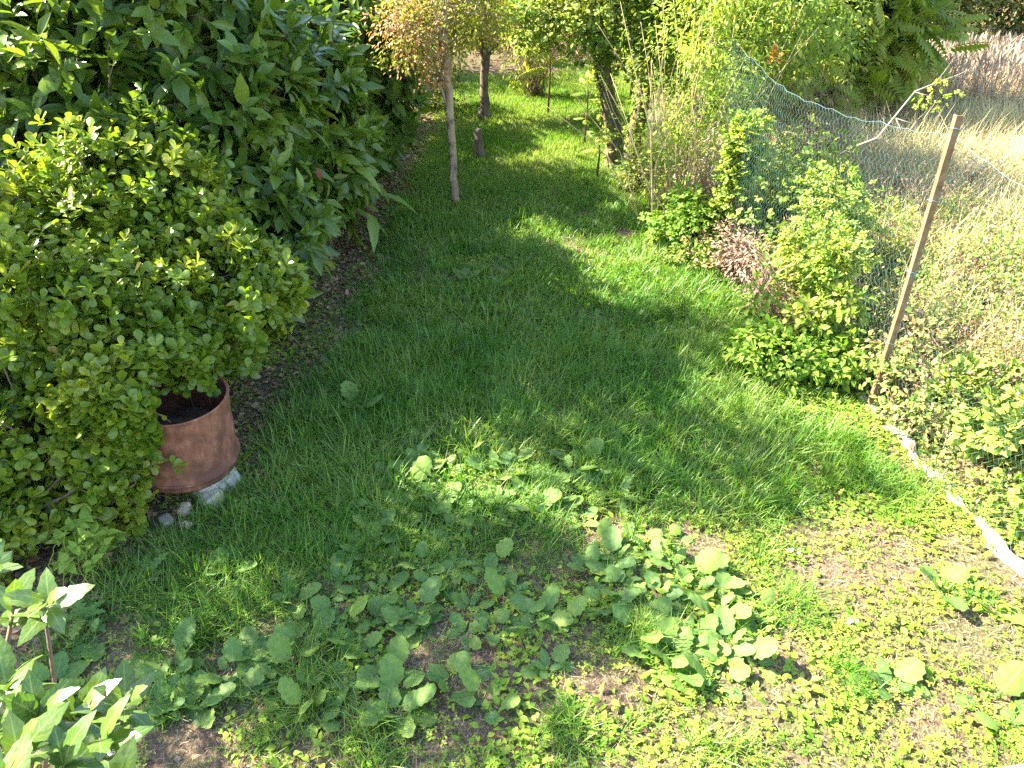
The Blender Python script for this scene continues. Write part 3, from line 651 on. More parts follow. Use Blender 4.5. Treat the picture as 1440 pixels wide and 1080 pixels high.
# thin dead stalks rising through the bush
def stalk(base, top, label, r=.005, head=0):
    g = np.random.default_rng(int(abs(base[0]) * 1000)); e = empty('dead_stalk', base, label, 'dry stalk'); b, t = np.array(base, float), np.array(top, float)
    k = np.linspace(0, 1, 10)[:, None]; p = b + (t - b) * k; p[1:-1] += g.normal(0, .008, (8, 3))
    B = Batch(); B.tube(p, np.linspace(r, r * .6, 10), 6); under(e, B, 'stem', M['twig'])
    if head:
        B = Batch(); n = 260; q = g.uniform(0, head, n); d = norm(t - b); P = t - d * q[:, None] + g.normal(0, .014, (n, 3)) * (.4 + 2 * q[:, None])
        B.add(T_tiny, P, g.normal(0, 1, (n, 3)) + d, g.normal(0, 1, (n, 3)), g.uniform(.008, .02, n), g.random(n)); under(e, B, 'seed_head', M['redbrown'])
stalk((-2.52, 3.32, 0.0), (-2.62, 3.38, 1.52), 'tall dark dead flower stalk standing up through the round leaved bush', .006, .22)
stalk((-1.84, 3.72, .18), (-1.98, 3.78, 1.05), 'thin dry stick standing in the rusty drum', .004)

# ------------------------------------------------------------------ rusty drum, stones
def drum():
    e = empty('rusty_drum', tuple(DRUM), 'open rust brown steel drum half hidden in the round leaved bush', 'drum')
    e.rotation_euler = (R(1), R(4), 0); e.scale = (1, 1, .94)
    prof = [(0.0, .012), (.27, .012), (.279, .002), (.283, .0), (.285, .01), (.285, .03), (.289, .045), (.297, .052), (.302, .062), (.302, .074), (.297, .084), (.289, .091), (.286, .10)]
    prof += [(.286 + .0015 * math.sin(z * 30), z) for z in np.linspace(.12, .49, 12)] + [(.289, .50), (.292, .505), (.292, .512), (.287, .516), (.281, .512), (.281, .5), (.281, .1), (.27, .04), (.0, .04)]
    ns = 72; a = np.arange(ns) / ns * 2 * np.pi; pr = np.array(prof); g = np.random.default_rng(4)
    dent = 1 + .012 * np.sin(a * 2 + 1) + .006 * np.sin(a * 5)
    V = np.stack([pr[:, None, 0] * np.cos(a) * dent, pr[:, None, 0] * np.sin(a) * dent, np.repeat(pr[:, 1:2], ns, 1) + .004 * np.sin(a * 3) * (pr[:, 1:2] > .45)], -1)
    V[..., 0] += .006 * (fnoise(np.cos(a) * 2 + 5, np.sin(a) * 2 + 5)[None] - .5) * (pr[:, 1:2] > .1)
    i = np.arange(len(prof) - 1)[:, None] * ns; j = np.arange(ns)[None]
    F = np.stack([i + j, i + (j + 1) % ns, i + ns + (j + 1) % ns, i + ns + j], -1).reshape(-1, 4)
    hoop = slice(5, 12)
    B = Batch(); B.raw(V.reshape(-1, 3), F); B.build('shell', M['rust'], e)
    B = Batch(); B.raw([(0, 0, .22)] + [(.28 * math.cos(t), .28 * math.sin(t), .2 + .02 * math.sin(t * 5)) for t in np.linspace(0, 2 * math.pi, 33)[:-1]], None, [(0, 1 + i, 1 + (i + 1) % 32) for i in range(32)]); B.build('dark_fill', M['crumb'], e)  # dark soil disc added so the open drum looks dark inside
    B = Batch(); ring = [(.300 * math.cos(t), .300 * math.sin(t), .068) for t in np.linspace(0, 2 * math.pi, 65)]; B.tube(ring, .009, 8); B.build('hoop', M['rust'], e)
    B = Batch(); ring = [(.287 * math.cos(t), .287 * math.sin(t), .513) for t in np.linspace(0, 2 * math.pi, 65)]; B.tube(ring, .0055, 8); B.build('rim', M['rust'], e)
drum()
def rock(name, c, r, mat, label, seed, cat='stone', group=None):
    g = np.random.default_rng(seed); n = 26; th = np.linspace(0, np.pi, n // 2 + 1); ph = np.arange(n) / n * 2 * np.pi
    T, Pp = np.meshgrid(th, ph, indexing='ij'); d = np.stack([np.sin(T) * np.cos(Pp), np.sin(T) * np.sin(Pp), np.cos(T)], -1)
    cub = np.abs(d) ** .55 * np.sign(d); k = 1 + .30 * (fnoise(d[..., 0] * 1.6 + seed, d[..., 1] * 1.6 + d[..., 2] * 1.3) - .5) + .22 * (fnoise(d[..., 0] * 4 + seed, d[..., 1] * 4 + d[..., 2] * 5) - .5)
    V = cub * np.array(r) * k[..., None] * .95; m = n // 2 + 1
    i = np.arange(m - 1)[:, None] * n; j = np.arange(n)[None]; F = np.stack([i + j, i + n + j, i + n + (j + 1) % n, i + (j + 1) % n], -1).reshape(-1, 4)
    B = Batch(); B.raw(V.reshape(-1, 3), F); o = B.build(name, mat); o.location = c; o.rotation_euler = (g.normal(0, .1), g.normal(0, .1), g.uniform(0, 3))
    return tag(o, label, cat, group)
x, y = gp(292, 690)
rock('concrete_block', (-1.80, 3.56, .045), (.20, .15, .088), M['lichen'], 'pale lichen covered broken block carrying the rusty drum', 3, 'block')
rock('stone', (-1.72, 3.36, .03), (.07, .06, .05), M['lichen'], 'whitish stone crumbled off below the lichened block', 8)
x, y = gp(262, 722); rock('stone', (x, y, .03), (.045, .032, .028), M['pinkrock'], 'pinkish stone in the dark soil below the drum', 5)
x, y = gp(264, 742); rock('stone', (x, y, .02), (.022, .03, .02), M['pinkrock'], 'small orange pink pebble just in front of the pinkish stone', 6)
x, y = gp(235, 735); rock('stone', (x, y, .02), (.05, .035, .02), M['peb'], 'flat grey stone in the leaf litter under the bush', 7)
for i, (px, py) in enumerate([(1160, 430), (500, 960), (850, 1000), (1225, 560)]):
    pass
def slab_line():
    g = np.random.default_rng(9); L = []
    for i, t in enumerate(np.linspace(0, 1, 46)):
        y = 4.42 - t * 2.5; x = fence_x(y) + .0 + .02 * math.sin(i * .9); L.append((x - .02, y))
    n = len(L); nu = 9; V = []
    for i, (x, y) in enumerate(L):
        W = .05 * (.35 + 1.1 * fnoise(i * .45, 3.3)); H = .030 + .11 * (fnoise(i * .8, 8.8) - .45)
        for q in range(nu):
            u = -1 + 2 * q / (nu - 1); zz = H * (1 - abs(u) ** 4) + .016 * (g.random() - .5) + .03 * (fnoise(i * .9, q * .9) - .5)
            V.append((x + u * W + .012 * (g.random() - .5), y + .012 * (g.random() - .5), float(hgt(x, y)) + (zz if abs(u) < .99 else -.05)))
    i = np.arange(n - 1)[:, None] * nu; j = np.arange(nu - 1)[None]
    F = np.stack([i + j, i + j + 1, i + nu + j + 1, i + nu + j], -1).reshape(-1, 4)[:, ::-1]
    B = Batch(); B.raw(V, F); tag(B.build('concrete_footing', M['concrete']), 'broken pale concrete footing strip under the wire fence', 'footing')
slab_line()
rock('concrete_slab', (2.12, 1.60, .01), (.42, .20, .04), M['concrete'], 'pale rough concrete slab edge at the front right corner', 12, 'slab').rotation_euler = (0, 0, .1)

# ------------------------------------------------------------------ wire fence
def fence():
    e = empty('wire_fence', (2.45, 4.37, 0), 'sagging green wire mesh fence on a rusty iron post', 'fence')
    FP = np.array(FENCE); seg = np.hypot(*np.diff(FP, axis=0).T); S_ = np.concatenate([[0], np.cumsum(seg)])
    def at(s_, z):
        x = np.interp(s_, S_, FP[:, 0]); y = np.interp(s_, S_, FP[:, 1])
        bul = .05 * (fnoise(s_ * .8, z * 1.3) - .5) * 2 * (1 - .3 * z)
        return x + bul, y, z
    sp = S_[2]
    def top(s_): return 1.84 - .16 * np.abs(np.sin((s_ - sp) / 3.2 * np.pi)) ** .8 - .03 * fnoise(s_ * 2, 1.)
    c = .042; B = Batch(); n = int(S_[-1] / c); 
    for i in range(n):
        s0 = i * c; zt = float(top(np.array(s0))); m = int(zt / c)
        z = np.arange(m + 1) * (zt - .03) / m + .03; s_ = s0 + (np.arange(m + 1) % 2) * c
        x, y, zz = at(s_, z); off = (np.arange(m + 1) % 2 - .5) * .004
        pts = np.stack([x + off, y, zz + hgt(x, y) * 1.0], 1)
        # light tube, three sided, built by hand
        t = norm(np.gradient(pts, axis=0)); r = .0010
        a = np.arange(3) / 3 * 2 * np.pi; u = norm(np.cross(t, [1.0, .1, 0])); v = np.cross(t, u)
        V = pts[:, None] + r * (np.cos(a)[None, :, None] * u[:, None] + np.sin(a)[None, :, None] * v[:, None])
        q = np.arange(m)[:, None] * 3; j = np.arange(3)[None]
        B.raw(V.reshape(-1, 3), np.stack([q + j, q + (j + 1) % 3, q + 3 + (j + 1) % 3, q + 3 + j], -1).reshape(-1, 4))
    under(e, B, 'wire_netting', M['wire'])
    B = Batch(); s_ = np.linspace(0, S_[-1], 140); x, y, z = at(s_, top(s_)); B.tube(np.stack([x, y, z + hgt(x, y) + .008 * np.sin(s_ * 25) + .006 * np.sin(s_ * 61)], 1), .0011, 4); under(e, B, 'top_wire', M['topwire'])
    # angle iron post
    B = Batch(); x0, y0 = 2.45 - .02, 4.37; L = .037; t = .005
    prof = [(0, 0), (L, 0), (L, t), (t, t), (t, L), (0, L)]
    V = []; zs = np.linspace(-.1, 1.93, 9)
    for k, z in enumerate(zs):
        for a, b in prof: V.append((x0 + a * 1.0 + .006 * math.sin(z * 2), y0 + b - L, z))
    F = [(k * 6 + q, k * 6 + (q + 1) % 6, k * 6 + 6 + (q + 1) % 6, k * 6 + 6 + q) for k in range(8) for q in range(6)]
    kk = 8 * 6
    F += [(kk, kk + 1, kk + 2, kk + 3), (kk, kk + 3, kk + 4, kk + 5)]
    B.raw(V, F); under(e, B, 'post', M['rustpost'], False)
    B = Batch()
    for z in (.5, 1.0, 1.45, 1.86):
        ring = [(x0 + .02 + .036 * math.cos(t), y0 - .02 + .036 * math.sin(t), z + .006 * math.sin(t * 2)) for t in np.linspace(0, 2 * math.pi, 13)]; B.tube(ring, .0016, 4)
    under(e, B, 'wire_tie', M['topwire'])
    for px, py in ((1.93, 8.6), (1.98, 13.4)):
        B = Batch(); B.tube([(px, py, 0), (px + .01, py, 1), (px, py, 1.9)], [.03, .03, .028], 8); under(e, B, 'post', M['rustpost'])
fence()

# dead branch caught on the fence
def dead_branch():
    g = np.random.default_rng(8); e = empty('dead_branch', (2.35, 4.75, 1.75), 'bleached dead branch with yellow leaves lying over the fence top', 'branch')
    pts = np.array([(2.18, 4.9, 1.62), (2.26, 4.86, 1.67), (2.36, 4.88, 1.78), (2.46, 4.95, 1.92), (2.6, 5.0, 1.96), (2.76, 5.05, 1.99), (2.9, 5.1, 2.05)])
    B = Batch(); B.tube(pts + g.normal(0, .008, pts.shape), [.006, .006, .0055, .005, .004, .003, .001], 7, rough=.6)
    for a, b in ((2, (2.40, 4.8, 1.66)), (2, (2.5, 4.8, 1.75)), (3, (2.62, 4.9, 1.86)), (4, (2.72, 5.1, 2.07)), (1, (2.35, 4.8, 1.6)), (5, (2.86, 5.0, 1.93))):
        p, q = pts[a], np.array(b); B.tube([p, (p + q) / 2 + g.normal(0, .01, 3), q], [.0025, .0018, .001], 5)
    under(e, B, 'bark', M['bleached'])
    B = Batch(); n = 26; P = np.array([2.6, 4.97, 1.9]) + g.normal(0, [.07, .06, .05], (n, 3)); B.add(T_lobe, P, g.normal(0, .7, (n, 3)) - [0, 0, .6], g.normal(0, 1, (n, 3)) + [-.6, -.5, .6], g.uniform(.035, .06, n), g.uniform(.5, 1, n)); under(e, B, 'yellow_leaves', M['vine'])
dead_branch()

# ------------------------------------------------------------------ trees
def limb(g, a, b, n=8, wob=.06):
    a, b = np.array(a, float), np.array(b, float); k = np.linspace(0, 1, n)[:, None]; p = a + (b - a) * k
    p[1:-1] += g.normal(0, wob, (n - 2, 3)) * np.linalg.norm(b - a) * .3; return p
def crown(B, g, ells, nclump, per, T, size, cr=.28, drop=.25, zmin=.5, ns=1.5, rmin=.35):
    P, D = shell(g, nclump, ells, rmin=rmin, rmax=1.0, zmin=zmin, rough=.35, ns=ns); n = len(P)
    base = g.random(n)
    for _ in range(per):
        o = g.normal(0, 1, (n, 3)); o = o / np.linalg.norm(o, axis=1, keepdims=True) * (g.random((n, 1)) ** .5) * cr
        Y = norm(o * 2 / cr + D + g.normal(0, .5, (n, 3)) - np.array([0, 0, drop * 2]))
        Z = D * .6 + np.array([0, 0, 1.0]) + g.normal(0, .45, (n, 3))
        B.add(T if not isinstance(T, list) else T[g.integers(0, len(T))], P + o * [1, 1, .7], Y, Z, g.uniform(size[0], size[1], n), np.clip(base * .55 + g.random(n) * .45, 0, 1))
    return P
def tree(name, label, cat, base, trunk, radii, ells, nclump, per, T, size, leafm, barkm, seed, group=None, cr=.28, drop=.25, zmin=.5, limbs=14, extra=None, rough=.18):
    g = np.random.default_rng(seed); base = (base[0], base[1], float(hgt(base[0], base[1]))); e = empty(name, base, label, cat, group)
    tr = np.array(trunk, float); k = np.linspace(0, 1, len(tr)); kk = np.linspace(0, 1, 22)
    p = np.stack([np.interp(kk, k, tr[:, i]) for i in range(3)], 1); p[1:] += g.normal(0, .012, (21, 3)) * [1, 1, 0]
    B = Batch(); B.tube(p, np.interp(kk, k, radii), 14, rough=rough, seed=seed); under(e, B, 'trunk', barkm)
    B = Batch(); P = crown(B, g, ells, nclump, per, T, size, cr, drop, zmin)
    under(e, B, 'crown', leafm)
    B = Batch()
    for t in P[g.integers(0, len(P), limbs)]:
        i = g.integers(len(p) // 2, len(p)); L = limb(g, p[i], t); B.tube(L, np.linspace(np.interp(kk[i], k, radii) * .5, .006, 8), 7)
        for q in range(3):
            t2 = P[g.integers(0, len(P))]; 
            if np.linalg.norm(t2 - L[5]) < 1.0: B.tube(limb(g, L[5], t2, 5), [.01, .008, .006, .004, .003], 5)
    under(e, B, 'limbs', barkm)
    if extra: extra(e, g, p)
    return e

# pale trunked young tree, orange and green crown
def orange_side(e, g, p):
    B = Batch(); crown(B, g, [(-1.02, 8.2, 1.75, .34, .4, .46), (-.8, 8.1, 1.6, .2, .25, .28)], 80, 14, T_small, (.03, .055), .13, .25, 1.25, 1.5, .35); under(e, B, 'orange_foliage', M['acc'])
tree('young_tree', 'slim young tree with pale bare trunk and orange tinted leaves', 'tree', (-.60, 8.3),
     [(-.60, 8.3, -.05), (-.62, 8.3, .02), (-.63, 8.32, .4), (-.64, 8.3, .9), (-.66, 8.3, 1.35), (-.66, 8.35, 1.9), (-.7, 8.4, 2.6)], [.06, .047, .042, .040, .043, .03, .015],
     [(-.98, 8.3, 1.8, .36, .4, .45), (-.38, 8.5, 1.95, .55, .5, .5), (-.62, 8.35, 1.6, .22, .25, .25), (-.7, 8.4, 2.9, .6, .6, .6)], 440, 15, T_small, (.03, .06), M['olive'], M['bark'], 31, cr=.13, zmin=1.3, extra=orange_side)
tree('young_tree', 'second slim young tree farther up the path with a darker knotty trunk', 'tree', (-.42, 12.0),
     [(-.42, 12, -.05), (-.42, 12, .1), (-.40, 12, .5), (-.42, 12, 1.1), (-.3, 12, 1.6), (-.2, 12.1, 2.6)], [.11, .075, .06, .07, .05, .02],
     [(-.2, 12.1, 1.75, .8, .7, .7), (-.9, 12.0, 1.6, .5, .6, .5), (-.5, 11.9, 1.35, .45, .4, .35), (-.2, 12.1, 3.2, .8, .8, .7)], 520, 14, T_small, (.035, .065), M['olive'], M['darkbark'], 32, cr=.16, zmin=.95)
def ivy(e, g, p):
    B = Batch(); n = 900; i = g.integers(1, 15, n); o = norm(g.normal(0, 1, (n, 3))) * g.uniform(.07, .15, (n, 1)); P = p[i] + o + (p[np.minimum(i + 1, 21)] - p[i]) * g.random((n, 1))
    B.add(T_round, P, o * 3 + g.normal(0, .5, (n, 3)) - [0, 0, .5], o * 8 + [0, 0, .5], g.uniform(.03, .075, n), g.random(n)); under(e, B, 'ivy', M['vine'])
tree('leaning_tree', 'crooked leaning tree with ivy on its trunk beside the path', 'tree', (1.27, 9.6),
     [(1.30, 9.6, -.05), (1.28, 9.6, .1), (1.22, 9.6, .5), (1.1, 9.6, 1.0), (1.0, 9.6, 1.35), (.95, 9.6, 1.8), (.8, 9.6, 2.6)], [.17, .11, .095, .085, .09, .07, .04],
     [(.8, 9.3, 1.85, .8, .6, .55), (1.7, 9.5, 1.9, .9, .8, .85), (.2, 9.5, 1.65, .45, .5, .4), (1.2, 9.7, 3.1, 1.2, 1.0, .8)], 760, 13, [T_small, T_round], (.05, .09), M['tree'], M['darkbark'], 33, cr=.2, zmin=1.08, extra=ivy)
tree('forked_tree', 'dark vine wrapped stem right behind the crooked leaning tree', 'tree', (1.55, 9.9),
     [(1.5, 9.9, -.05), (1.55, 9.9, .3), (1.62, 9.95, .9), (1.66, 10, 1.6), (1.7, 10, 2.5)], [.12, .09, .08, .07, .04],
     [(1.8, 10, 1.9, .55, .5, .7), (1.6, 10.1, 2.7, .8, .8, .6)], 300, 12, [T_round, T_small], (.05, .09), M['tree'], M['darkbark'], 34, cr=.2, zmin=.7, extra=ivy)
# sapling
def sapling(name, label, x, y, h, n, seed, size=(.35, .5), mat='ailan', group=None):
    g = np.random.default_rng(seed); z = float(hgt(x, y)); e = empty(name, (x, y, z), label, 'sapling', group)
    B = Batch(); B.tube([(x, y, z), (x + .02, y, z + h * .5), (x, y, z + h)], [.018, .013, .006], 7); under(e, B, 'trunk', M['twig'])
    B = Batch(); zz = z + h * g.uniform(.35, 1, n); az = np.arange(n) * 2.4; Y = np.stack([np.cos(az), np.sin(az), g.uniform(-.1, .6, n)], 1)
    B.add(T_pinn, np.stack([np.full(n, x), np.full(n, y), zz], 1), Y, [0, 0, 1], g.uniform(*size, n), g.random(n)); under(e, B, 'crown', M[mat])
sapling('sapling', 'small feathery sapling standing in the grass of the far path', .55, 12.2, 1.25, 16, 41)
sapling('sapling', 'knee high feathery seedling at the foot of the leaning tree', 1.02, 9.2, .55, 7, 42, (.2, .3))
sapling('sapling', 'thin green sapling in the shade left of the leaning tree', .98, 10.6, .95, 12, 43, (.18, .28), 'tree')
# stump
def stump():
    x, y = gp(674, 222); z = float(hgt(x, y)); e = empty('tree_stump', (x, y, z), 'short dark sawn stump in the grass behind the pale trunk', 'stump')
    B = Batch(); B.tube([(x + .03, y, z - .03), (x + .01, y, z + .03), (x, y, z + .2), (x - .01, y, z + .36)], [.12, .07, .055, .05], 10, rough=.3, seed=2); under(e, B, 'trunk', M['darkbark'])
    B = Batch(); B.tube([(x + .04, y - .05, z), (x + .2, y - .1, z + .02)], [.03, .01], 6); under(e, B, 'root', M['darkbark'])
stump()

# ------------------------------------------------------------------ plants along the fence
def leafy(name, label, cat, base, ells, n, per, T, size, mat, seed, cr=.1, group=None, stems=25, stemm='twig', zmin=.03, droop=.2, rmin=.4, sr=.006):
    g = np.random.default_rng(seed); e = empty(name, (base[0], base[1], float(hgt(*base))), label, cat, group)
    B = Batch(); P = crown(B, g, ells, n, per, T, size, cr, droop, zmin, 3, rmin); under(e, B, 'foliage', M[mat])
    B = Batch(); stems_to(B, g, (base[0], base[1], 0), P[g.integers(0, len(P), stems)], sr, sr * .35, .1); under(e, B, 'stems', M[stemm])
    return e
def canes():
    g = np.random.default_rng(61); x, y = 1.72, 7.7; e = empty('cane_thicket', (x, y, 0), 'thicket of tall pale upright canes beside the fence', 'shrub')
    B = Batch()
    for i in range(75):
        a = g.uniform(0, 6.3); r = g.uniform(0, .4); b = np.array([x + r * math.cos(a), y + 1.3 * r * math.sin(a), 0]); t = b + np.array([g.normal(.05, .38), g.normal(0, .3), g.uniform(.6, 2.2)])
        m = (b + t) / 2 + g.normal(0, .09, 3); B.tube([b, b * .75 + m * .25, m, (m + t) / 2 + g.normal(0, .03, 3), t], np.linspace(g.uniform(.004, .010), .002, 5), 5, g.random())
    under(e, B, 'canes', M['cane'])
    B = Batch(); P = crown(B, g, [(x + .1, y + .1, 1.7, .6, .6, .5), (x - .15, y - .1, .9, .4, .4, .7), (x + .3, y + .2, 1.2, .5, .5, .7), (x + .2, y, 2.3, .7, .7, .4)], 560, 9, T_lance, (.04, .08), .13, .1, .2, 3, .2); under(e, B, 'foliage', M['vine'])
canes()
leafy('rubble_weeds', 'low bushy weed between leaning tree and cane thicket', 'plant', (1.55, 8.9), [(1.5, 8.8, .15, .35, .4, .28)], 160, 10, T_small, (.03, .06), 'weed', 62, .08)
leafy('bramble', 'dark green bramble mound at the foot of the cane thicket', 'bramble', (1.75, 7.2), [(1.7, 7.15, .2, .38, .35, .32)], 160, 8, T_tri, (.05, .09), 'nettle', 63, .08)
leafy('vine_shoot', 'yellow green vine leaves climbing beside the cane thicket', 'vine', (2.05, 6.9), [(2.05, 6.95, .55, .14, .18, .55), (2.1, 7.0, 1.0, .16, .2, .35)], 110, 8, T_lobe, (.07, .12), 'vine', 64, .1)
leafy('fence_creeper', 'big tangled creeper piled over the fence behind the canes', 'creeper', (2.2, 9.6), [(2.3, 9.5, 1.6, .8, 1.1, 1.0), (2.8, 8.6, 2.0, .8, .9, .7), (2.1, 8.6, 2.2, .6, .8, .6), (3.2, 9.8, 1.4, .9, .9, .9)], 900, 12, [T_small, T_lance], (.05, .085), 'tree', 65, .2, zmin=.2)
leafy('bramble', 'shaded green bramble growing through the wire mesh left of the post', 'bramble', (2.6, 6.9), [(2.5, 6.9, .4, .45, .7, .5), (2.9, 7.6, .5, .6, .6, .5)], 330, 8, T_tri, (.06, .1), 'tree', 66, .12)
leafy('grape_vine', 'yellow green broad leaved vine on the fence left of the post', 'vine', (2.35, 5.6), [(2.4, 5.6, .45, .28, .4, .5), (2.3, 5.15, .75, .2, .3, .3), (2.6, 6.1, .65, .3, .3, .4)], 200, 8, T_lobe, (.06, .11), 'vine', 67, .12)
leafy('nettle_bush', 'fresh green nettle like bush at the foot of the fence post', 'bush', (2.05, 4.75), [(2.0, 4.72, .18, .42, .30, .22), (2.3, 4.62, .2, .2, .2, .22), (1.75, 4.95, .12, .22, .22, .16)], 300, 9, T_tooth, (.035, .065), 'nettle', 68, .07)
leafy('rose_shoot', 'arching shoot with pale oval leaves above the nettle bush', 'shrub', (2.05, 5.0), [(1.83, 5.15, .45, .10, .12, .28), (2.3, 4.8, .55, .16, .12, .14), (2.1, 4.85, .42, .2, .12, .1)], 75, 7, T_small, (.05, .075), 'tree', 69, .07)
leafy('bramble', 'tangle of yellow green bramble hiding the foot of the fence post', 'bramble', (2.62, 4.1), [(2.62, 4.12, .22, .24, .3, .26), (2.5, 4.45, .3, .16, .16, .22), (2.75, 4.6, .3, .3, .3, .3)], 230, 8, [T_tri, T_small], (.03, .06), 'weed', 76, .08, stems=50)
for i, (x, y, rx, ry, h, m_, lab) in enumerate([(2.25, 5.15, .2, .35, .42, 'weed', 'low weed tangle between the nettle bush and the dead bramble'),
        (2.0, 6.5, .22, .4, .45, 'drybrown', 'brown twiggy tangle on the lawn side of the mesh'), (2.2, 7.5, .25, .5, .75, 'reed', 'dry pale twiggy tangle left of the creeper at the mesh'),
        (2.0, 8.3, .3, .45, .9, 'reed', 'tall dry twigs rising between the canes and the creeper'), (1.7, 8.2, .3, .3, .35, 'vine', 'yellow green low tangle behind the cane thicket'),
        (2.55, 6.4, .25, .5, .6, 'drybrown', 'brown twiggy tangle just behind the mesh left of the broad leaved vine'), (2.35, 4.95, .14, .2, .5, 'vine', 'small climbing weed on the mesh left of the post')]):
    leafy('weed_tangle', lab, 'weed', (x, y), [(x, y, h * .5, rx, ry, h * .55)], 130, 7, [T_lance, T_small], (.022, .05), m_, 400 + i, .08, 'tangled weeds along the fence', 90, 'cane' if m_ == 'reed' else 'twig', sr=.004)
leafy('dead_bramble', 'dead brown bramble tangle between grass and fence', 'bramble', (2.12, 5.5), [(2.05, 5.5, .22, .22, .3, .28), (2.05, 6.2, .25, .2, .3, .25)], 160, 9, [T_lance, T_blade[0]], (.03, .07), 'drybrown', 70, .09, stems=60, sr=.004)
leafy('sycamore_seedling', 'young plant with large lobed leaves at the right edge behind the fence', 'plant', (3.05, 3.75), [(3.0, 3.7, .32, .30, .32, .22), (2.95, 4.15, .25, .25, .2, .15)], 42, 4, T_lobe, (.13, .2), 'vine', 71, .12, rmin=.5)
leafy('bean_plant', 'creeping plant with round yellow green leaves at the lower right behind the footing', 'plant', (3.0, 3.1), [(2.95, 3.05, .12, .30, .45, .16), (2.85, 2.4, .1, .22, .35, .14)], 200, 5, [T_tri, T_round], (.05, .08), 'vine', 72, .1)
leafy('mallow_plant', 'low round leaved plant at the edge of the grass by the far fence', 'plant', (1.75, 6.65), [(1.7, 6.6, .1, .25, .3, .14)], 80, 7, [T_round, T_small], (.04, .07), 'weed', 73, .08)

for i, (x, y, h, m_, lab) in enumerate([(2.95, 5.0, .55, 'weed', 'bushy green weed just behind the post'), (3.3, 4.3, .5, 'weed', 'bushy weed right of the post at mid height of the picture edge'),
        (3.6, 5.6, .6, 'drybrown', 'brown dried bushy weed behind the mesh right of the post'), (3.2, 6.2, .65, 'vine', 'yellow green bushy weed behind the mesh near the post top'),
        (4.3, 6.4, .5, 'weed', 'green bushy weed at the right edge in front of the dry field'), (3.9, 7.6, .55, 'drybrown', 'brown seeding bush standing in the dry grass left of the post top'),
        (2.9, 7.9, .8, 'weed', 'tall bushy weed behind the mesh beneath the sagging wire'), (5.0, 8.3, .5, 'straw', 'straw coloured tufted bush in the dry field'),
        (3.5, 8.9, .7, 'drybrown', 'dark brown twiggy bush behind the sagging mesh'), (3.9, 4.9, .45, 'vine', 'pale yellow weed at the right edge of the picture')]):
    leafy('weed_plant', lab, 'weed', (x, y), [(x, y, h * .7, .3, .3, h * .65), (x + .25, y + .2, h * .4, .25, .25, h * .4)], 150, 8, [T_small, T_lance], (.022, .05), m_, 300 + i, .08, 'bushy weeds behind the fence', 60, 'twig', sr=.004)

def balm():
    g = np.random.default_rng(55); x, y = gp(125, 800); x += .05; y -= .05; e = empty('lemon_balm', (x, y, 0), 'bright yellow green toothed leaf plant under the shaded bush', 'plant')
    B = Batch(); n = 26; P = np.stack([x + g.normal(0, .07, n), y + g.normal(0, .05, n), g.uniform(.12, .30, n)], 1)
    rosettes(B, g, P, np.tile([0, -.2, 1.], (n, 1)), 5, T_tooth, (.05, .08), (1.0, 1.5), .03, .1, rn=.8); under(e, B, 'leaves', M['nettle'])
    B = Batch(); stems_to(B, g, (x, y, 0), P, .003, .002, .05); under(e, B, 'stems', M['vine'])
balm()

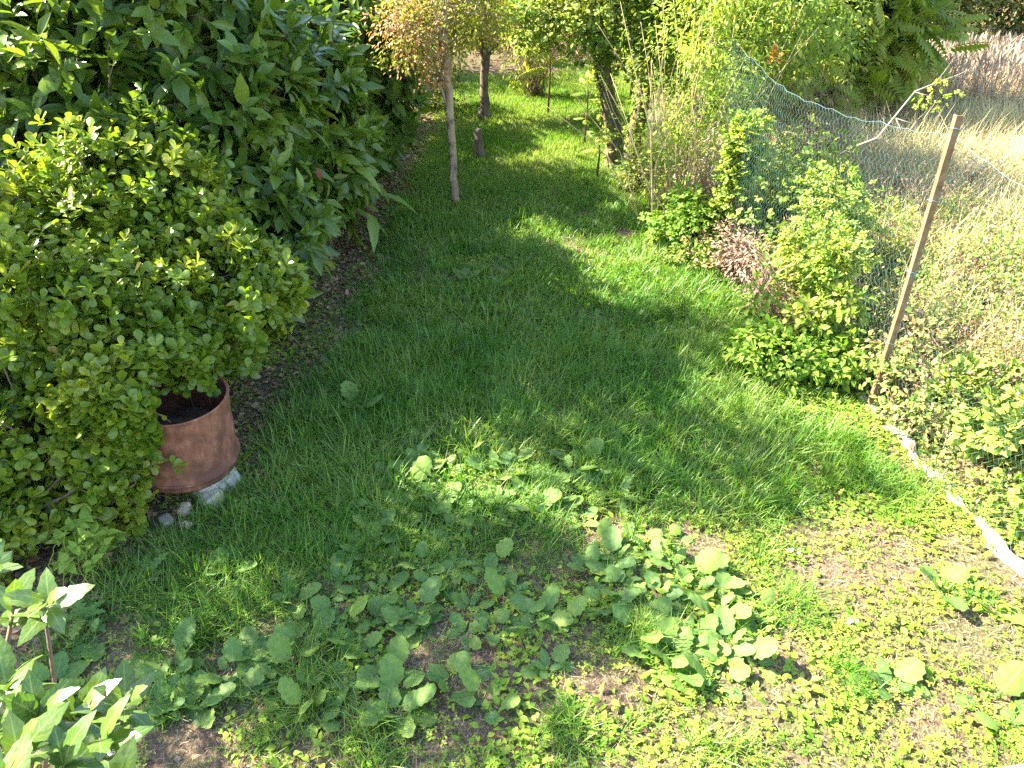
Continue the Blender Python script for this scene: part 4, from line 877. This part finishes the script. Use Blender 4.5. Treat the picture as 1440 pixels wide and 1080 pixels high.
# ------------------------------------------------------------------ beyond the fence
def field():
    g = np.random.default_rng(81); B = Batch()
    n = 230000; x = g.uniform(2.2, 8, n); y = g.uniform(2, 9.5, n)
    H = .10 + .75 * fnoise(x * 1.6, y * 1.6 + 50) ** 1.6 * sst(2.5, 3.6, x - (4.4 - y) * .05); H = H * sst(0, .25, x - fence_x(y) + .02) * sst(10, 7.5, y)
    d = .75 + 1.3 * (fnoise(x * 2.2 + 11, y * 2.2) - .45) - .9 * sst(6.5, 9, y + .25 * (x - 2.5)); k = (g.random(n) < d) & (H > .02); x, y, H = x[k], y[k], H[k]; n = len(x)
    z = hgt(x, y) + H * (1 - .6 * g.random(n) ** 1.6)
    B.add(T_tiny, np.stack([x, y, z], 1), g.normal(0, 1, (n, 3)) + [0, 0, .4], g.normal(0, .5, (n, 3)) + [0, 0, 1], g.uniform(.022, .05, n), np.clip(g.beta(1.4, 1.4, n) + (g.random(n) < .1) * .4, 0, 1))
    tag(B.build('weeds', M['weed']), kind='stuff', label='knee high green and reddish weeds covering the land behind the fence')
    B = Batch(); n = 12000; x = g.uniform(2.6, 8, n); y = g.uniform(3.6, 10, n); az = g.uniform(0, 6.3, n); til = g.uniform(0, .9, n)
    B.add(T_blade[1], np.stack([x, y, hgt(x, y) + g.uniform(0, .12, n)], 1), np.stack([np.cos(az) * np.sin(til), np.sin(az) * np.sin(til), np.cos(til)], 1), g.normal(0, 1, (n, 3)), g.uniform(.10, .32, n), g.random(n), .5)
    n = 24000; x = g.uniform(2.4, 8, n); y = g.uniform(4.3, 10, n); az = g.uniform(0, 6.3, n); til = np.abs(g.normal(.5, .4, n)); k = g.random(n) < .15 + 1.3 * (fnoise(x * 1.5, y * 1.5 + 9) - .35); x, y, az, til = x[k], y[k], az[k], til[k]; n = len(x)
    B.add(blade_T(3, .010, .3), np.stack([x, y, hgt(x, y)], 1), np.stack([np.cos(az) * np.sin(til), np.sin(az) * np.sin(til), np.cos(til)], 1), g.normal(0, 1, (n, 3)), g.uniform(.3, .75, n), g.random(n), 1.0)
    n = 150000; y = g.uniform(6, 19, n); x = 2.3 + g.random(n) * (4 + (y - 5) * .9); az = g.uniform(0, 6.3, n); til = np.abs(g.normal(.5, .45, n))
    k = g.random(n) < sst(5.8, 8, y + .3 * (x - 3)) * (.3 + .9 * fnoise(x, y)); x, y, az, til = x[k], y[k], az[k], til[k]; n = len(x)
    B.add(T_bladefar, np.stack([x, y, hgt(x, y)], 1), np.stack([np.cos(az) * np.sin(til), np.sin(az) * np.sin(til), np.cos(til)], 1), g.normal(0, 1, (n, 3)), g.uniform(.12, .38, n) * (.4 + 1.0 * fnoise(x * .9, y * .9 + 4)), g.random(n), .45)
    tag(B.build('dry_grass', M['straw']), kind='stuff', label='bleached straw coloured dry grass field behind the fence')
    B = Batch(); n = 900; x = g.uniform(2.5, 6.5, n); y = g.uniform(3, 8, n); k = g.random(n) < .25 + fnoise(x * 2, y * 2) * .4; x, y = x[k], y[k]; n = len(x)
    P = np.stack([x, y, hgt(x, y) + g.uniform(.3, .5, n)], 1)
    for _ in range(5): B.add(T_tiny, P + g.normal(0, .008, (n, 3)), g.normal(0, 1, (n, 3)) + [0, 0, .6], g.normal(0, 1, (n, 3)), g.uniform(.015, .03, n), g.random(n))
    tag(B.build('pink_flowers', M['pink']), kind='stuff', label='small pink flower heads sprinkled through the weeds behind the fence')
    # tall brown dead stems
    B = Batch(); n = 9000; x = g.uniform(4.5, 14, n); y = g.uniform(12.3, 15, n); x = np.maximum(x, 5.2 + (y - 12.3) * .3); az = g.uniform(0, 6.3, n); til = np.abs(g.normal(0, .22, n))
    Y = np.stack([np.cos(az) * np.sin(til), np.sin(az) * np.sin(til), np.cos(til)], 1); L = g.uniform(.25, .75, n)
    B.add(blade_T(3, .012, .08), np.stack([x, y, hgt(x, y)], 1), Y, g.normal(0, 1, (n, 3)), L, g.random(n), 1.2)
    B.add(leaf_T(.12, 3, 'ell', .2, .1), np.stack([x, y, hgt(x, y)], 1) + Y * (L * .75)[:, None], Y + g.normal(0, .3, (n, 3)), g.normal(0, 1, (n, 3)), L * .3, g.random(n))
    tag(B.build('dead_reeds', M['reed']), kind='stuff', label='tall pinkish brown dead stems standing at the back of the dry field')
    B = Batch(); n = 1800; P = np.stack([g.normal(3.2, .5, n), g.normal(9.0, .8, n), g.uniform(0, 1.1, n)], 1)
    B.add(blade_T(3, .012, .4), P, g.normal(0, 1, (n, 3)) + [0, 0, .8], g.normal(0, 1, (n, 3)), g.uniform(.15, .45, n), g.random(n)); n = 1500
    P = np.stack([g.normal(1.0, 1.3, n), g.normal(16, .5, n), g.uniform(0, .5, n)], 1); P[:, 2] += hgt(P[:, 0], P[:, 1]); B.add(blade_T(3, .02, .4), P, g.normal(0, 1, (n, 3)) + [0, 0, .8], g.normal(0, 1, (n, 3)), g.uniform(.25, .7, n), g.random(n))
    tag(B.build('dry_brush', M['drybrown']), kind='stuff', label='tangled grey brown dry brush behind the mesh and at the path end')
field()

BT = 'trees at the back of the garden'
def back(name, label, x, y, ells, n, per, T, size, mat, seed, tr=.09, h=2.5, cr=.35, zmin=.4, bark='darkbark', drop=.25):
    ells = [(a, b, c * .8, d, e_, f) for a, b, c, d, e_, f in ells] + [(-.3 * ells[0][3], -.3, .7, ells[0][3] * .75, .8, .75), (.4 * ells[0][3], -.2, .9, ells[0][3] * .7, .7, .8)]; n = int(n * 1.25); zmin = min(zmin, .15)
    tree(name, label, 'tree', (x, y), [(x, y, -.1), (x, y, h * .3), (x + .1, y, h * .7), (x, y, h)], [tr * 1.5, tr, tr * .8, tr * .4], [(x + a, y + b, c, d, e_, f) for a, b, c, d, e_, f in ells],
         n, per, T, size, M[mat], M[bark], seed, BT, cr, drop, zmin)
back('ailanthus_tree', 'feathery leaved tree with drooping yellow green fronds behind the mesh fence', 4.8, 12.3, [(0, 0, 1.9, 1.0, .8, .9), (-.8, -.3, 1.3, .6, .6, .6), (.7, -.2, 1.4, .6, .6, .6), (0, .2, 3.0, 1.3, 1.0, .9)], 330, 3, T_pinn, (.4, .62), 'ailan', 91, zmin=.8, h=2.8, cr=.3)
back('ailanthus_tree', 'smaller feathery tree just above the sagging fence top', 3.6, 11.6, [(0, 0, 1.7, .9, .8, .8), (.2, .2, 2.6, 1.0, .8, .6)], 220, 3, T_pinn, (.35, .55), 'ailan', 92, zmin=.8, h=2.2)
back('leafy_tree', 'dense small leaved tree between the creeper and the feathery trees', 3.0, 13.6, [(0, 0, 1.8, 1.5, 1.1, 1.3), (.3, 0, 3.2, 1.5, 1.1, 1.0)], 620, 13, [T_small, T_round], (.07, .11), 'tree', 93, h=3)
back('leafy_tree', 'leafy tree with a shadowed foot behind the path end', .9, 19.2, [(0, 0, 2.0, 1.8, 1.0, 1.5), (0, 0, 3.6, 1.7, 1.2, 1.2)], 560, 12, T_small, (.09, .14), 'tree', 94, h=3)
back('leafy_tree', 'yellow green tree left of the path end', -1.6, 18.2, [(0, 0, 1.9, 1.6, 1.0, 1.4), (0, 0, 3.4, 1.6, 1.2, 1.2)], 560, 12, T_small, (.09, .14), 'olive', 95, h=3)
back('leafy_tree', 'bushy tree at the right of the path end behind the leaning tree', 2.6, 16.4, [(0, 0, 1.5, 1.4, 1.0, 1.3), (0, 0, 3.0, 1.5, 1.2, 1.2)], 560, 12, [T_small, T_round], (.08, .12), 'tree', 96, h=3)
back('evergreen_tree', 'dark evergreen tree at the upper right corner', 11.0, 17.8, [(0, 0, 2.6, 2.2, 1.4, 1.9), (-1.5, .3, 2.4, 1.0, 1.0, 1.4), (0, 0, 4.6, 1.8, 1.4, 1.5)], 800, 13, T_small, (.09, .14), 'dark', 97, .14, 4)
back('evergreen_tree', 'dark tree in the shadow right of the feathery trees', 7.9, 17.0, [(0, 0, 2.2, 1.5, 1.2, 2.0), (.3, 0, 4.0, 1.5, 1.2, 1.3)], 650, 13, T_small, (.09, .13), 'dark', 98, .12, 4)
back('leafy_tree', 'olive green tree behind the tall dead stems at the right edge', 14.2, 17.5, [(0, 0, 2.4, 1.8, 1.4, 1.5), (0, 0, 4.0, 1.8, 1.4, 1.3)], 600, 12, T_small, (.09, .14), 'olive', 99, .12, 4)
back('leafy_tree', 'tree filling the back between the feathery and the dark trees', 5.4, 16.6, [(0, 0, 1.7, 1.7, 1.2, 1.6), (0, 0, 3.6, 1.7, 1.2, 1.4)], 620, 12, T_small, (.08, .13), 'tree', 100, h=3.4)
back('leafy_tree', 'green tree behind the far end of the left hedge', -3.6, 15.5, [(0, 0, 1.9, 1.6, 1.2, 1.6), (0, 0, 3.6, 1.6, 1.2, 1.2)], 520, 12, T_small, (.08, .13), 'tree', 101, h=3.2)
for i, (x, y, mt) in enumerate([(-2.5, 22, 'dark'), (0.2, 23, 'tree'), (3, 22, 'dark'), (6.5, 22.5, 'tree'), (10, 23, 'dark'), (14, 22, 'dark'), (18, 21, 'tree'), (-6, 21, 'dark'), (-9, 18, 'tree')]):
    back('background_tree', 'tree in the far row seen in gaps behind the nearer trees', x, y, [(0, 0, 2.4, 2.3, 1.3, 2.2), (0, 0, 4.6, 2.1, 1.3, 1.6)], 480, 11, T_small, (.14, .2), mt, 110 + i, .14, 4.4, .5, .1)
leafy('dry_bush', 'thin bush with reddish twigs and sparse leaves beside the far sapling', 'bush', (.42, 13.4), [(.35, 13.4, .75, .65, .5, .7), (.1, 13.6, 1.3, .6, .5, .5)], 240, 7, T_lance, (.05, .09), 'olive', 74, .16, stems=70, sr=.007)
leafy('shrub', 'rounded dark shrub low between hedge and second young tree', 'shrub', (-1.35, 12.6), [(-1.3, 12.6, .5, .6, .6, .6)], 260, 10, T_small, (.05, .08), 'dark', 75, .14)

# trees added mostly out of view at the left, crowns shaped to shade the lawn
ST = 'unseen trees added behind the left hedge to cast shade'
def shade(x, y, label, ells, n, seed, tr=.1, h=4):
    tree('shade_caster_tree', label, 'tree', (x, y), [(x, y, -.1), (x, y, 1.5), (x + .1, y, 3), (x, y, h)], [tr * 1.5, tr, tr * .8, tr * .3], ells, n, 10, T_small, (.07, .11), M['tree'], M['darkbark'], seed, ST, .22, .2, 2.9)
shade(-4.6, 7.6, 'mostly unseen tall tree behind the magnolia hedge, crown placed to shade the lawn', [(-3.3, 6.75, 4.3, 1.0, .62, .7), (-3.2, 6.1, 3.6, .7, .5, .5), (-3.4, 5.2, 4.0, .95, .62, .8)], 370, 121)
shade(-5.6, 5.6, 'unseen tall tree behind the left bushes, added to shade the front lawn', [(-4.15, 4.0, 3.65, .75, .75, .85), (-4.1, 3.3, 3.3, .6, .6, .5)], 330, 122)
shade(-4.2, 10.6, 'unseen tall tree behind the far part of the hedge, added to cast shade', [(-3.6, 10.1, 3.9, .8, .5, .5), (-3.0, 10.4, 3.2, .5, .4, .4)], 200, 123)
leafy('shade_caster_bush', 'unseen tall bush left of the round leaved bushes, added to cast shade', 'bush', (-4.4, 3.3), [(-4.3, 3.2, 1.5, .7, .8, 1.5), (-4.0, 2.9, 2.2, .5, .6, .6)], 500, 9, T_small, (.06, .09), 'bush', 124, .16)  # bush added outside the frame to shade the bushes and lawn

# ------------------------------------------------------------------ shrub under the camera, bottom left
def near_laurel():
    g = np.random.default_rng(131); base = (-1.15, .55, 0); e = empty('laurel_bush', base, 'glossy narrow leaved laurel shoots close up in the lower left corner', 'shrub')
    tips = []
    for px, py, d in [(20, 850, 1.40), (-20, 800, 1.5), (60, 845, 1.35), (10, 960, 1.30), (60, 1000, 1.25), (110, 1005, 1.30), (140, 1040, 1.22), (30, 1060, 1.15), (175, 985, 1.34), (-40, 900, 1.4), (90, 1075, 1.15), (-10, 1010, 1.2), (0, 1100, 1.05), (160, 1110, 1.1), (-60, 980, 1.3)]:
        u = (px - 720) / 1088 * d; v = (540 - py) / 1088 * d
        tips.append((u, d * math.cos(PITCH) + v * math.sin(PITCH), CAMH - d * math.sin(PITCH) + v * math.cos(PITCH)))
    P = np.array(tips); A = norm(np.stack([g.normal(.25, .3, len(P)), g.normal(.15, .25, len(P)), np.ones(len(P))], 1))
    B = Batch(); rosettes(B, g, P, A, 9, [leaf_T(.40, 10, 'ell', .38, .22, wave=.006, cols=5, curl=.10), leaf_T(.44, 10, 'ell', .22, .30, wave=.008, cols=5, curl=.12)], (.062, .098), (.25, 1.2), .05, .08)
    m = 60; P2 = np.stack([g.normal(-1.2, .22, m), g.normal(.45, .22, m), g.uniform(.5, 1.5, m)], 1); rosettes(B, g, P2, norm(P2 - np.array([-1.15, .5, .6]) + [0, 0, .4]), 8, T_lance, (.07, .1), (.4, 1.4), .08, .1)
    under(e, B, 'foliage', M['laurel'])
    B = Batch(); stems_to(B, g, base, P, .008, .003, .05); stems_to(B, g, base, P2[:20], .008, .003, .05); under(e, B, 'branches', M['twig'])
near_laurel()

# ------------------------------------------------------------------ little single things
def one(name, label, cat, p, T, s_, mat, Y=(1, 0, .2), Z=(0, -.3, 1), n=1, jit=.01, seed=1):
    g = np.random.default_rng(seed); e = Batch(); P = np.array([p] * n, float) + g.normal(0, jit, (n, 3)) * (n > 1)
    e.add(T, P - np.array(p), np.array([Y] * n) + g.normal(0, .8, (n, 3)) * (n > 1), np.array([Z] * n) + g.normal(0, .4, (n, 3)) * (n > 1), s_, g.random(n)); o = e.build(name, M[mat]); o.location = p
    return tag(o, label, cat)
x, y = gp(490, 428); one('pink_leaf', 'single pink fallen leaf standing on the dark grass edge', 'leaf', (x, y, .09), T_small, .055, 'pink', (0.1, 0, 1), (.1, -1, .3))
one('withered_leaf', 'curled red brown leaf hanging in the dark hedge', 'leaf', (-1.42, 5.6, 1.25), T_lance, .12, 'redbrown', (.1, 0, -1), (.2, -1, .2))
x, y = gp(1110, 783); one('white_flower', 'small white flower in the sunlit clover left of the centre right grass', 'flower', (x, y, .05), T_small, .022, 'white', n=6, seed=3)
x, y = gp(1190, 880); one('white_flower', 'white crumpled flower above the bright grass tuft', 'flower', (x, y, .04), T_small, .022, 'white', n=6, seed=4)
one('orange_leaves', 'rusty orange withered leaf cluster high in the creeper', 'leaf', (2.55, 8.0, 1.60), T_round, .09, 'orange', n=8, jit=.03, seed=5)
x, y = gp(1022, 515); one('dry_seed_head', 'pale dry seed head lying in the shaded grass', 'seed head', (x, y, .06), T_lance, .05, 'straw', n=10, jit=.012, seed=6)
